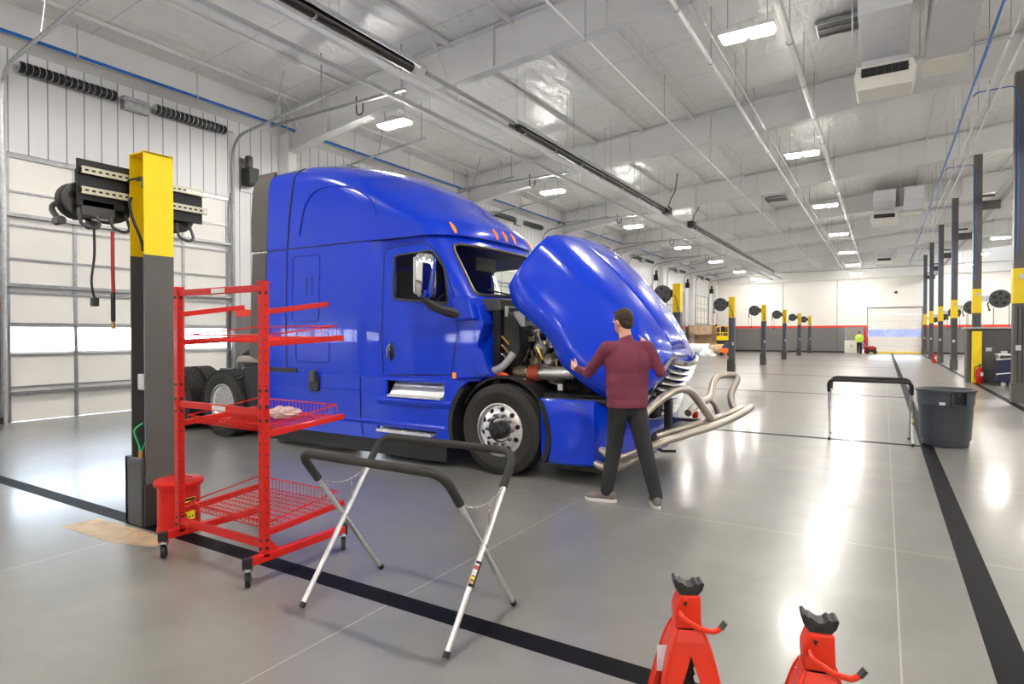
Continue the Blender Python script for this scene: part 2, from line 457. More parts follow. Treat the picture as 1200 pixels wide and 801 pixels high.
# ------------------------------------------------------------------ lights and services under the roof
lens = mat('lamp_lens', (1, .98, .94), .4, emit=(1, .965, .90), estr=LAMP)
def make_lamp(label, group):
    t = thing('high_bay_light', label, 'ceiling light', (0,0,0), 0, group)
    obj('housing', B((-.42, .42, -.16, .16, .05, .11), (-.12, .12, -.1, .1, .11, .19)), white, t, bevel=.008)
    for s in (-1, 1):
        obj('lens', B((s*.21-.17, s*.21+.17, -.14, .14, .0, .05)), lens, t, bevel=.012)
    bm = bmesh.new()
    for s in (-1, 1): tube(bm, [(s*.3, 0, .1), (s*.3, 0, 1.02)], .006, 5)
    objs('hanging_rod', bm, steel, t)
    return t
lamp0 = None
rows = [(-9.4, 6.25, 'in the row along the overhead doors'), (-1.9, 6.33, 'in the row beside the ceiling pipes'), (5.2, 6.6, 'in the row behind the dark columns'), (12.2, 6.5, 'in the row near the right wall')]
for (x, z, where) in rows:
    for k in range(-2, 8):
        y = 2.65+7.62*k - (.6 if k == 7 else 0)
        first = 3 if x > 5 else 1                         # nearest one of the row inside the picture
        lab = 'twin-lens bay light %s, %s in view from camera' % (where, ordn(k-first)) if k >= first and x < 10 else 'twin-lens bay light %s, outside the picture' % where
        if lamp0 is None: lamp0 = make_lamp(lab, None); lamp0.location = (x, y, z); lamp0['group'] = 'high bay lights '+where
        else: dup(lamp0, (x, y, z), None, lab, 'high bay lights '+where)

def pipe(name, label, cat, pts, r, m, clamps=None, seg=8, group=None):
    bm = bmesh.new(); tube(bm, pts, r, seg)
    if clamps:
        t = thing(name, label, cat, (0,0,0), 0, group)
        obj('pipe', bm, m, t, smooth=True)
        cb = bmesh.new()
        for p in clamps:
            zc = ceilz(p[0])
            tube(cb, [(p[0], p[1]-.02, p[2]), (p[0], p[1]+.02, p[2])], r*1.25, seg); tube(cb, [(p[0], p[1], p[2]+r), (p[0], p[1], zc)], .008, 5)
        objs('hanger', cb, steel, t); return t
    o = obj(name, bm, m, smooth=True); return tag(o, label, cat, group)
yy = [YB+1+2.3*i for i in range(27)]
pipe('sprinkler_pipe', 'thick white sprinkler main running away along the ceiling over the aisle', 'pipe', [(-1.53, YB, 6.98), (-1.53, YF-.4, 6.98)], .055, white, [(-1.53, y, 6.98) for y in yy])
pipe('conduit', 'white pipe left of the sprinkler main, the thicker of two side by side', 'pipe', [(-2.95, YB, 6.93), (-2.95, YF-.4, 6.93)], .04, white, [(-2.95, y, 6.93) for y in yy])
pipe('conduit', 'thin white conduit close beside the pipe left of the sprinkler main', 'pipe', [(-2.72, YB, 7.0), (-2.72, YF-.4, 7.0)], .02, white, [(-2.72, y, 7.0) for y in yy[::2]])
pipe('conduit', 'thin white conduit crossing the rafters far left of the sprinkler main', 'pipe', [(-4.6, YB, 6.85), (-4.6, YF-.4, 6.85)], .02, white, [(-4.6, y, 6.85) for y in yy[::2]])
bluep = mat('blue_air_pipe', (.01, .13, .48), .3, noise=.05)
pipe('air_pipe', 'blue compressed air pipe running high along the overhead door wall', 'pipe', [(-12.75, YB, 6.72), (-12.75, YF-.4, 6.72)], .032, bluep, [(-12.75, y, 6.72) for y in yy])
pipe('air_pipe', 'blue compressed air pipe along the ceiling above the right-hand aisle', 'pipe', [(1.66, YB, 7.1), (1.66, YF-.4, 7.1)], .03, bluep, [(1.66, y, 7.1) for y in yy])
pipe('conduit', 'left one of the white conduit pair beside the right-hand blue pipe', 'pipe', [(1.98, YB, 7.12), (1.98, YF-.4, 7.12)], .022, white, [(1.98, y, 7.12) for y in yy[::2]])
pipe('conduit', 'right one of the white conduit pair beside the right-hand blue pipe', 'pipe', [(2.2, YB, 7.14), (2.2, YF-.4, 7.14)], .022, white, [(2.2, y, 7.14) for y in yy[::2]])
# crane / hose rails
for x, z, nm in ((-7.62, 6.3, 'nearer the heater tubes'), (-8.4, 6.3, 'nearer the overhead doors')):
    bm = bmesh.new(); box(bm, x-.04, x+.04, YB, YF-.5, z, z+.09)
    for y in FRAMES:
        box(bm, x-.015, x+.015, y-.015, y+.015, z+.09, beamz(x)+.02)
    tag(obj('ceiling_rail', bm, beamm), 'long white ceiling rail over the truck bays, '+nm, 'rail')
# radiant tube heaters
dtube = mat('heater_tube', (.035, .027, .022), .35, metal=.3, noise=.2)
for (ya, yb, lab) in ((1.0, 8.3, 'nearest the camera'), (11.4, 22.2, 'second along the ceiling, with the black burner at its far end'), (26.0, 48.5, 'farthest along the ceiling, ending near the far wall')):
    t = thing('tube_heater', 'dark radiant tube heater, '+lab, 'heater', (-6.95, ya, 6.15))
    L = yb-ya
    bm = bmesh.new(); tube(bm, [(0, .2, 0), (0, L-.3, 0)], .085, 12); obj('heater_tube', bm, dtube, t, smooth=True)
    bm = bmesh.new(); prism(bm, [(-.17, .0), (-.10, .12), (.10, .12), (.17, .0), (.165, -.0), (.095, .11), (-.095, .11), (-.165, 0)], 'xz', 0, L); obj('reflector', bm, alum, t)
    b0 = L if ya < 20 else -.42
    if ya > 5: bm = bmesh.new(); box(bm, -.13, .13, b0, b0+.42, -.1, .16); obj('burner_box', bm, black, t, bevel=.01)
    if ya > 5: bm = bmesh.new(); tube(bm, smoothpath([(0, b0+.3, .16), (.1, b0+.35, .5), (.3, b0+.2, .75), (.35, b0+.3, 1.4)]), .02, 6); obj('gas_hose', bm, dgrey, t)
    bm = bmesh.new()
    for i in range(int(L/2.5)+1):
        for s in (-1, 1): tube(bm, [(s*.1, .3+i*2.5, .1), (s*.1, .3+i*2.5, 1.5)], .005, 5)
    objs('hanger', bm, steel, t)
    bm = bmesh.new()
    for i in range(int(L/1.5)): box(bm, -.07, .07, .4+i*1.5, .43+i*1.5, -.092, .1)
    objs('tube_strap', bm, steel, t)
# plain return pipe between heaters
pipe('heater_connecting_pipe', 'bare grey pipe joining the two nearer radiant heaters', 'pipe', [(-6.95, 8.42, 6.2), (-6.95, 11.4, 6.2)], .04, steel, seg=10)
# festoon arms with hooks near every door
def arm(y, lab):
    t = thing('hose_trolley_track', lab, 'track', (XL+3.0, y, 6.62), 0, 'grey tracks with hanging hooks between the doors')
    obj('track', B((-2.6, 1.7, -.03, .03, 0, .06)), steel, t)
    bm = bmesh.new(); tube(bm, fillet([(.3, 0, .16), (.3, 0, -.25), (.5, 0, -.25), (.5, 0, -.02)], .09), .018, 8); obj('hook', bm, dgrey if y > 9 else mat('red_hook', (.35, .03, .03), .4, noise=.1), t)
    bm = bmesh.new()
    for x in (-2.2, -.8, 1.6): tube(bm, [(x, 0, .06), (x, 0, ceilz(XL+3+x)-6.62)], .01, 5)
    objs('hanger', bm, steel, t)
for k, c in enumerate(DC[2:7]): arm(c+3.0, 'grey ceiling track with a hanging hook above the %s overhead door from the camera' % ordn(k))
# door operators
for k, c in enumerate(DC[2:]):
    t = thing('door_operator', 'black door operator box beside the %s overhead door from the camera' % ordn(k), 'motor', (XL+.2, c+DW/2+.42, 5.35), 0, 'door operators on the left wall')
    bm = bmesh.new(); box(bm, -.16, .14, -.14, .14, -.2, .2); obj('housing', bm, black, t, bevel=.02)
    bm = bmesh.new(); lathe(bm, [(.08, 0), (.09, .02), (.09, .25), (.07, .28)], (0, -.05, .2), 'z', 14); obj('motor', bm, dgrey, t, smooth=True)
    bm = bmesh.new(); tube(bm, fillet([(.05, .05, -.2), (.05, .05, -4.35), (.05, .12, -4.4), (.05, .12, -.2)], .03), .008, 5); obj('pull_chain', bm, steel, t)
    bm = bmesh.new(); box(bm, -.2, -.16, -.16, .16, -.35, .45); obj('mounting_plate', bm, steel, t)
# ventilation units
ductm = mat('white_duct_metal', (.66, .66, .68), .4, noise=.03); cream = mat('cream_unit_casing', (.80, .77, .69), .45, noise=.02)
for k, (x, y) in enumerate(((-.03, 15.3), (-.03, 33.6), (-.03, 53))):
    t = thing('ventilation_unit', 'cream ceiling ventilation unit with black grille below two grey ducts, %s from the camera' % ordn(k), 'ventilation unit', (x, y, 6.72), 0, 'ventilation units hanging from the ceiling')
    bm = bmesh.new(); prism(bm, [(-.5, 0), (.5, 0), (.56, .3), (.5, .5), (-.5, .5), (-.56, .3)], 'xz', -.45, .35); obj('casing', bm, cream, t, bevel=.01)
    objs('supply_duct', B((-.42, .42, -2.6, .3, .62, 1.12), (-.42, .42, -.4, .3, .5, .64)), ductm, t, bevel=.01)
    obj('return_duct', B((.72, 1.45, -2.6, .5, .55, 1.15)), ductm, t, bevel=.01); obj('return_box', B((.68, 1.5, .0, .9, .5, .62)), cream, t)
    bm = bmesh.new(); box(bm, -.42, .42, -.47, -.455, .26, .44); obj('grille', bm, black, t)
    bm = bmesh.new()
    for i in range(7): box(bm, -.42+i*.135, -.40+i*.135, -.485, -.47, .26, .44)
    box(bm, -.44, .44, -.485, -.47, .34, .35); obj('louvre', bm, dgrey, t)
    bm = bmesh.new()
    for a in (-.52, .62, 1.42):
        for b in (-2.2, -.1): tube(bm, [(a, b, .4), (a, b, ceilz(x+a)-6.74)], .012, 5)
    objs('hanger', bm, white, t)
for k, (x, y, lab) in enumerate(((-.83, 14.6, 'dark roof opening with a flap beside the nearest ventilation ducts'), (-4.3, 30.5, 'dark roof opening in the ceiling left of the twin white pipes'))):
    z = ceilz(x)
    t = thing('ceiling_vent', lab, 'vent', (x, y, z-.1))
    obj('vent_plate', B((-.42, .42, -.3, .3, .0, .04)), dgrey, t); obj('frame', B((-.46, .46, -.34, -.3, -.03, .05), (-.46, .46, .3, .34, -.03, .05), (-.46, -.42, -.3, .3, -.03, .05), (.42, .46, -.3, .3, -.03, .05), (-.42, .42, -.01, .01, -.02, .0)), steel, t)
# ------------------------------------------------------------------ the blue highway tractor, pointing along +X, near side faces -Y
TX, TY = -3.65, 6.85
truck = thing('truck', 'blue highway tractor truck with tall sleeper cab, parked with its hood tilted open', 'truck', (TX, TY, 0))
darkglass = mat('tinted_cab_glass', (.86, .9, .88), .0, trans=1., ior=1.12)
gasket = mat('window_gasket', (.02, .02, .02), .5)
taupe = mat('side_extender_grey', (.085, .075, .068), .5, noise=.05)
seamm = mat('panel_gap', (.004, .004, .01), .6)
def cr(tab, z):                              # Catmull-Rom through table rows
    if z <= tab[0][0]: return tab[0][1:]
    if z >= tab[-1][0]: return tab[-1][1:]
    for i in range(len(tab)-1):
        if tab[i][0] <= z <= tab[i+1][0]:
            t = (z-tab[i][0])/(tab[i+1][0]-tab[i][0]); out = []
            for j in range(1, len(tab[0])):
                p1, p2 = tab[i][j], tab[i+1][j]
                h = tab[i+1][0]-tab[i][0]
                m1 = (p2-tab[i-1][j])/(tab[i+1][0]-tab[i-1][0])*h if i > 0 else p2-p1
                m2 = (tab[i+2][j]-p1)/(tab[i+2][0]-tab[i][0])*h if i+2 < len(tab) else p2-p1
                out.append((2*t**3-3*t*t+1)*p1+(t**3-2*t*t+t)*m1+(-2*t**3+3*t*t)*p2+(t**3-t*t)*m2)
            return out
#            z    w_sleeper w_door  xs     xf    n
CAB = [(1.03, 1.215, 1.165, -.60, -.16, 3.2), (1.5, 1.22, 1.17, -.60, -.15, 3.2), (1.95, 1.22, 1.165, -.66, -.17, 3.0), (2.02, 1.22, 1.16, -.70, -.20, 2.9),
       (2.65, 1.20, 1.12, -1.15, -.62, 2.8), (2.72, 1.195, 1.115, -1.2, -.66, 2.8), (2.8, 1.19, 1.11, -1.25, -.68, 2.8)]
ROOF = [(2.77, 1.195, 1.18, -1.25, -.63, 2.9), (2.86, 1.19, 1.18, -1.33, -.66, 2.8), (2.98, 1.185, 1.18, -1.45, -.75, 2.7), (3.25, 1.18, 1.17, -1.95, -1.10, 2.4), (3.5, 1.165, 1.15, -2.5, -1.42, 2.3),
        (3.72, 1.15, 1.13, -3.0, -1.85, 2.2), (3.86, 1.09, 1.07, -3.25, -2.25, 2.1), (3.95, .95, .95, -3.4, -2.65, 2.0), (4.0, .70, .70, -3.6, -3.1, 2.0), (4.01, .05, .05, -3.9, -3.7, 2.0)]
def outline(tab, z, off=0., xr=-4.0, n=22):
    ws, wd, xs, xf, e = cr(tab, z)
    ws -= off; wd -= off; xf -= off; xs -= off*.3
    pts = [(xr, -ws, z)]
    for x in (-3.55, -3.0, -2.4): pts.append((min(x, xs-.02), -ws, z))
    for x, t in ((-2.2, 0), (-2.05, .15), (-1.88, .7), (-1.76, 1)):
        pts.append((min(x, xs-.01), -(ws+(wd-ws)*t), z))
    for i in range(n+1):
        a = PI/2*i/n
        c, s = math.cos(a), math.sin(a)
        pts.append((xs+(xf-xs)*(s**(2/e)), -wd*(c**(2/e)), z))
    return pts + [(x, -y, zz) for x, y, zz in reversed(pts[:-1])]
def cabsolid(tab, z0, z1, n, off=0., xr=-4.0):
    bm = bmesh.new(); loft(bm, [outline(tab, z0+(z1-z0)*i/n, off, xr) for i in range(n+1)], True, True); return bm
def wpoly(pts, r=.06):
    m = Vector(((pts[-1][0]+pts[0][0])/2, (pts[-1][1]+pts[0][1])/2, 0))
    return [(p.x, p.y) for p in fillet([m]+[Vector((x, y, 0)) for x, y in pts]+[m], r)[:-1]]
# openings, in side view (x, z) and front view (y, z)
SW = wpoly([(-1.60, 2.02), (-1.60, 2.56), (-.99, 2.585), (-.80, 2.36), (-.72, 1.93), (-.93, 1.95)], .07)
WS = wpoly([(-1.06, 2.03), (-.985, 2.665), (.985, 2.665), (1.06, 2.03)], .09)
def sidecut(): bm = bmesh.new(); prism(bm, SW, 'xz', -2, 2); return bm
def frontcut(): bm = bmesh.new(); prism(bm, WS, 'yz', -1.12, .6); return bm
cab = obj('cab', cabsolid(CAB, 1.03, 2.78, 34), blue, truck)
boolean(cab, [cabsolid(CAB, 1.1, 2.74, 20, .06, -3.9), sidecut(), frontcut()])
# glass = thin shell of the cab intersected with the openings
def shell(o_out, o_in):
    o = obj('g', cabsolid(CAB, 1.05, 2.77, 34, o_out), darkglass, truck)
    boolean(o, [cabsolid(CAB, 1.0, 2.79, 34, o_in, -4.05)]); return o
g1 = shell(.012, .02); boolean(g1, [sidecut()], 'INTERSECT')
for s in (1, -1):
    bm = bmesh.new(); bm.from_mesh(g1.data); bmesh.ops.delete(bm, geom=[v for v in bm.verts if v.co.y*s < 0], context='VERTS'); obj('side_window', bm, darkglass, truck, smooth=True)
bpy.data.objects.remove(g1)
g2 = shell(.012, .02); g2.name = 'windshield'; boolean(g2, [frontcut()], 'INTERSECT')
def cabpt(x=None, y=None, z=2., tab=CAB, off=0.):      # surface point of the near side (given x) or the front (given y)
    ps = outline(tab, z, off)[:31]
    if x is not None:
        for a, b in zip(ps, ps[1:]):
            if a[0] <= x <= b[0]: t = (x-a[0])/max(b[0]-a[0], 1e-6); return Vector((x, a[1]+(b[1]-a[1])*t, z))
        return Vector(ps[-1])
    yy_ = -abs(y)
    for a, b in zip(ps, ps[1:]):
        if a[1] <= yy_ <= b[1] and b[1] > a[1]+1e-6: t = (yy_-a[1])/(b[1]-a[1]); return Vector((a[0]+(b[0]-a[0])*t, y, z))
    return Vector((ps[-1][0], y, z))
def dense(poly, d=.06):
    out = []
    for a, b in zip(poly, poly[1:]+poly[:1]):
        k = max(1, int(math.dist(a, b)/d))
        for i in range(k): out.append((a[0]+(b[0]-a[0])*i/k, a[1]+(b[1]-a[1])*i/k))
    return out
for s in (1, -1):
    bm = bmesh.new(); tube(bm, [Vector((p.x, p.y*s, p.z)) for p in [cabpt(x=a, z=b, off=.002) for a, b in dense(SW)]], .016, 6, closed=True)
    obj('window_frame', bm, gasket, truck, smooth=True)
bm = bmesh.new(); tube(bm, [cabpt(y=a, z=b, off=-.002) for a, b in dense(WS)], .02, 6, closed=True)
obj('windshield_frame', bm, mat('bronze_trim', (.10, .075, .055), .35, metal=.5), truck, smooth=True)
# roof fairing
roof = obj('roof_fairing', cabsolid(ROOF, 2.775, 4.009, 60), blue, truck, smooth=True, auto=50)
# raised crest on the fairing and lip above the windshield
bm = bmesh.new()
def roofpt(x, z, off=0): return cabpt(x=x, z=z, tab=ROOF, off=off)
pts = [roofpt(x, z, -.004) for x, z in ((-3.3, 2.95), (-3.25, 3.2), (-3.15, 3.42), (-2.95, 3.55), (-2.6, 3.56), (-2.2, 3.45), (-1.95, 3.28), (-1.85, 3.08))]
tube(bm, smoothpath(pts, 6), .016, 6); obj('fairing_crease', bm, blue, truck, smooth=True)
amber = mat('amber_lens', (.95, .22, .01), .25, noise=.05, emit=(1., .25, .01), estr=.15)
for y in (-.93, -.22, 0, .22, .93):
    P_ = [cabpt(y=y, z=zz, tab=ROOF) for zz in (2.80, 2.87, 2.94)]
    bm = bmesh.new(); tube(bm, P_, [.018, .026, .012], 8); obj('marker_light', bm, amber, truck, smooth=True)
# seams
def seam(pts, r=.006, m=seamm, nm='panel_gap'):
    bm = bmesh.new(); tube(bm, pts, r, 6); return obj(nm, bm, m, truck)
seam([cabpt(x=-3.55, z=z, off=-.001) for z in [1.05+.1*i for i in range(18)]], .008)
seam([roofpt(-3.55+.12*max(0, (z-2.8))**1.3*.8, z, -.001) for z in [2.79+.05*i for i in range(24)]], .012)
seam([cabpt(x=x, z=2.776, off=-.004) for x in [-3.98+.1*i for i in range(28)]], .007)
DR = [(-1.76, 1.06), (-1.77, 2.66), (-1.1, 2.70), (-.9, 2.55), (-.62, 2.0), (-.58, 1.6), (-.68, 1.1)]
seam([cabpt(x=a, z=b, off=-.001) for a, b in dense([(p.x, p.y) for p in fillet([Vector((a, b, 0)) for a, b in DR], .09)], .05)][:-1], .006)
def emboss(x0, x1, z0, z1):
    bm = bmesh.new(); P = dense(rrect(x0, x1, z0, z1, .06), .05)
    tube(bm, [cabpt(x=a, z=b, off=-.003) for a, b in P], .009, 6, closed=True); obj('hatch_outline', bm, blue, truck, smooth=True)
emboss(-3.42, -2.88, 1.75, 2.66); emboss(-3.35, -2.68, 1.2, 1.6)
bm = bmesh.new(); tube(bm, [cabpt(x=a, z=b, off=-.002) for a, b in ((-3.12, 2.1), (-3.12, 2.35), (-3.02, 2.36), (-3.02, 2.1))], .005, 5); obj('hatch_latch', bm, seamm, truck)
# grey side extenders behind the sleeper
for s in (1, -1):
    bm = bmesh.new(); prism(bm, [(-4.4, 1.25), (-4.02, 1.12), (-4.005, 2.76), (-4.32, 2.76)], 'xz', s*1.175, s*1.215); obj('side_extender', bm, taupe, truck, bevel=.01)
    bm = bmesh.new(); R_ = []
    for i in range(14):
        z = 2.79+i*.09; ww = cr(ROOF, min(z, 3.9))[0]
        R_.append([(-4.005, s*ww, z), (-4.36-.02*math.sin(i/13*3), s*(ww+.005), z), (-4.36, s*(ww-.05), z), (-4.005, s*(ww-.05), z)])
    loft(bm, R_, True, True); obj('side_extender', bm, taupe, truck, smooth=True)
bm = bmesh.new(); tube(bm, [(-4.34, -.95, 3.94), (-4.34, .95, 3.94)], .03, 6); obj('extender_top_bar', bm, taupe, truck)
# door handle, hinge light
p = cabpt(x=-1.62, z=1.36)
bm = bmesh.new(); ellipsoid(bm, p+Vector((0, .0, 0)), (.062, .022, .12)); obj('handle_recess', bm, black, truck, smooth=True)
bm = bmesh.new(); tube(bm, [p+Vector((0, -.018, -.10)), p+Vector((0, -.04, -.07)), p+Vector((0, -.045, .05)), p+Vector((0, -.02, .09))], [.016, .024, .024, .016], 8); obj('door_handle', bm, chrome, truck, smooth=True)
p = cabpt(x=-.62, z=1.08); obj('side_marker_light', B((p.x-.03, p.x+.03, p.y-.02, p.y+.02, 1.06, 1.13)), amber, truck, bevel=.008)
# black strip under the sleeper side
obj('sleeper_trim_strip', B((-3.98, -3.33, -1.225, -1.2, 1.04, 1.10)), black, truck)
# lower fairing with arch cut-out, steps
def arc(cx, cz, r, a0, a1, n=12): return [(cx+r*math.cos(math.radians(a0+(a1-a0)*i/n)), cz+r*math.sin(math.radians(a0+(a1-a0)*i/n))) for i in range(n+1)]
skirt_poly = [(-4.0, .25), (-4.0, 1.03)] + arc(0, .51, .66, 128, 203, 12) 
for s in (-1, 1):
    bm = bmesh.new(); prism(bm, skirt_poly, 'xz', s*1.17, s*1.225)
    sk = obj('side_skirt', bm, blue, truck)
    if s == -1:
        c1 = B((-1.66, -.74, -1.4, -1.05, .80, 1.0)); c2 = B((-1.80, -.86, -1.4, -1.05, .36, .49))
        boolean(sk, [c1, c2])
        bv = sk.modifiers.new('b', 'BEVEL'); bv.width = .012; bv.segments = 2; bv.limit_method = 'ANGLE'
    obj('skirt_rubber', B((-4.0, -.72, s*1.16, s*1.205, .07, .26)), black, truck)
seam([(-2.09, -1.228, 1.03), (-2.09, -1.228, .5), (-2.05, -1.228, .26)], .006)
seam([(-4.0, -1.226, .86), (-2.1, -1.228, .86)], .008, blue, 'skirt_crease')
bm = bmesh.new(); R_ = []
for x in (-4.0, -3.0, -2.0, -1.2, -.72): R_.append([(x, -1.22, .50), (x, -1.24, .47), (x, -1.22, .42)])
loft(bm, R_, True, True); obj('skirt_crease', bm, blue, truck, smooth=True)
tread = mat('step_tread_metal', (.68, .68, .70), .42, metal=.6, noise=.1, bump=.4, bscale=90)
bm = bmesh.new(); prism(bm, [(-1.05, 1.0), (-1.07, 1.0), (-1.20, .83), (-1.25, .83), (-1.25, .80), (-1.05, .80)], 'yz', -1.62, -.78); obj('upper_step', bm, tread, truck, bevel=.005)
bm = bmesh.new(); box(bm, -1.78, -.9, -1.27, -1.05, .36, .39); 
for i in range(14): lathe(bm, [(.012, 0), (.012, .008)], (-1.73+i*.06, -1.24, .39), 'z', 8)
obj('lower_step', bm, tread, truck)
bm = bmesh.new(); R_ = []
for i in range(9):
    t = i/8; x = -1.8+t*1.15; d = math.sin(t*PI)*.035
    R_.append([(x, -1.22, .80), (x, -1.235-d, .77), (x, -1.235-d*.8, .73), (x, -1.22, .69)])
loft(bm, R_, True, True); obj('step_lip', bm, blue, truck, smooth=True)
bm = bmesh.new(); prism(bm, rrect(-3.06, -2.86, .80, 1.0, .03), 'xz', -1.25, -1.22); obj('skirt_latch', bm, black, truck, bevel=.01)
obj('latch_tab', B((-3.02, -2.9, -1.28, -1.22, .93, 1.08)), dgrey, truck, bevel=.01)
# wheel arch trim
for s in (-1, 1):
    for a0, a1 in ((135, 203), (-26, 33)):
        bm = bmesh.new(); P = arc(0, .51, .675, a0, a1, 14); Q = arc(0, .51, .615, a0, a1, 14); prism(bm, P+list(reversed(Q)), 'xz', s*1.235, s*.80); obj('arch_trim', bm, black, truck, smooth=True)
# cowl corner and front bulkhead beside the open engine bay
bm = bmesh.new(); prism(bm, [(-.60, 1.06), (-.56, 1.6), (-.60, 1.93), (-.30, 1.93), (-.20, 1.7), (-.27, 1.5), (-.30, 1.35), (-.14, 1.09)], 'xz', -1.19, -.98); obj('cowl_side_panel', bm, blue, truck, bevel=.015)
bm = bmesh.new(); prism(bm, [(-.58, 1.72), (-.60, 2.0), (-.36, 2.02), (-.27, 1.74)], 'xz', -1.27, -1.08); obj('mirror_base', bm, blue, truck, bevel=.03)
bm = bmesh.new(); prism(bm, [(-.30, 1.12), (-.36, 1.38), (-.30, 1.45), (-.2, 1.4), (-.1, 1.12)], 'xz', -1.23, -1.19); obj('fender_flange', bm, blue, truck, bevel=.01)
obj('cowl', B((-.55, -.08, -1.02, 1.02, 1.84, 1.99), (-.12, -.04, -.9, .9, 1.75, 1.9)), dgrey, truck, bevel=.02)
obj('firewall', B((-.2, -.1, -1.0, 1.0, .9, 1.85)), black, truck)
obj('inspection_sticker', B((-.05, -.045, -.98, -.90, 1.78, 1.90)), mat('pale_green_sticker', (.45, .6, .45), .6, noise=.1), truck)
for y in (-.5, .35):
    bm = bmesh.new(); p0 = cabpt(y=y, z=2.04, off=-.03); p1 = cabpt(y=y-.42, z=2.10, off=-.03)
    tube(bm, [p0+Vector((.02, 0, -.03)), p0, p1], .011, 6); obj('wiper', bm, black, truck)
# cab interior seen through the glass
seatm = mat('cab_seat_fabric', (.05, .05, .052), .8, noise=.1)
for y in (-.62, .62):
    bm = bmesh.new(); box(bm, -1.75, -1.25, y-.26, y+.26, 1.45, 1.62); prism(bm, [(-1.85, 1.6), (-1.98, 2.4), (-1.85, 2.42), (-1.68, 1.62)], 'xz', y-.25, y+.25)
    obj('cab_seat', bm, seatm, truck, bevel=.04)
obj('dashboard', B((-1.0, -.45, -1.0, 1.0, 1.5, 1.97)), dgrey, truck, bevel=.05)
bm = bmesh.new(); tube(bm, [Vector((-1.12+.10*math.cos(a)*.5, -.62+.22*math.cos(a), 1.92+.22*math.sin(a)*.8)) for a in [2*PI*i/20 for i in range(20)]], .016, 6, closed=True); obj('steering_wheel', bm, black, truck, smooth=True)
obj('sun_visor', B((-1.08, -1.04, -.12, .35, 2.44, 2.62)), dgrey, truck, bevel=.01)
# mirrors
for s in (-1, 1):
    bm = bmesh.new(); lo = []
    for i, (z, k) in enumerate(((2.0, .75), (2.04, .95), (2.2, 1), (2.38, 1), (2.47, .95), (2.50, .75))):
        lo.append([(-.86+.055*k*math.cos(a), s*1.40+.18*k*math.sin(a), z) for a in [2*PI*q/16 for q in range(16)]])
    loft(bm, lo, True, True); obj('mirror_shell', bm, chrome if s < 0 else black, truck, smooth=True, auto=60)
    bm = bmesh.new(); prism(bm, rrect(s*1.40-.15, s*1.40+.15, 2.03, 2.47, .04), 'yz', -.925, -.90); obj('mirror_glass', bm, chrome, truck)
    bm = bmesh.new()
    tube(bm, smoothpath([(-.90, s*1.44, 2.24), (-.90, s*1.44, 2.08), (-.83, s*1.40, 1.94), (-.70, s*1.32, 1.86), (-.50, s*1.22, 1.80)], 5), [.03]*6+[.042]*5+[.055]*5+[.06]*5, 8)
    obj('mirror_arm', bm, black, truck, smooth=True)
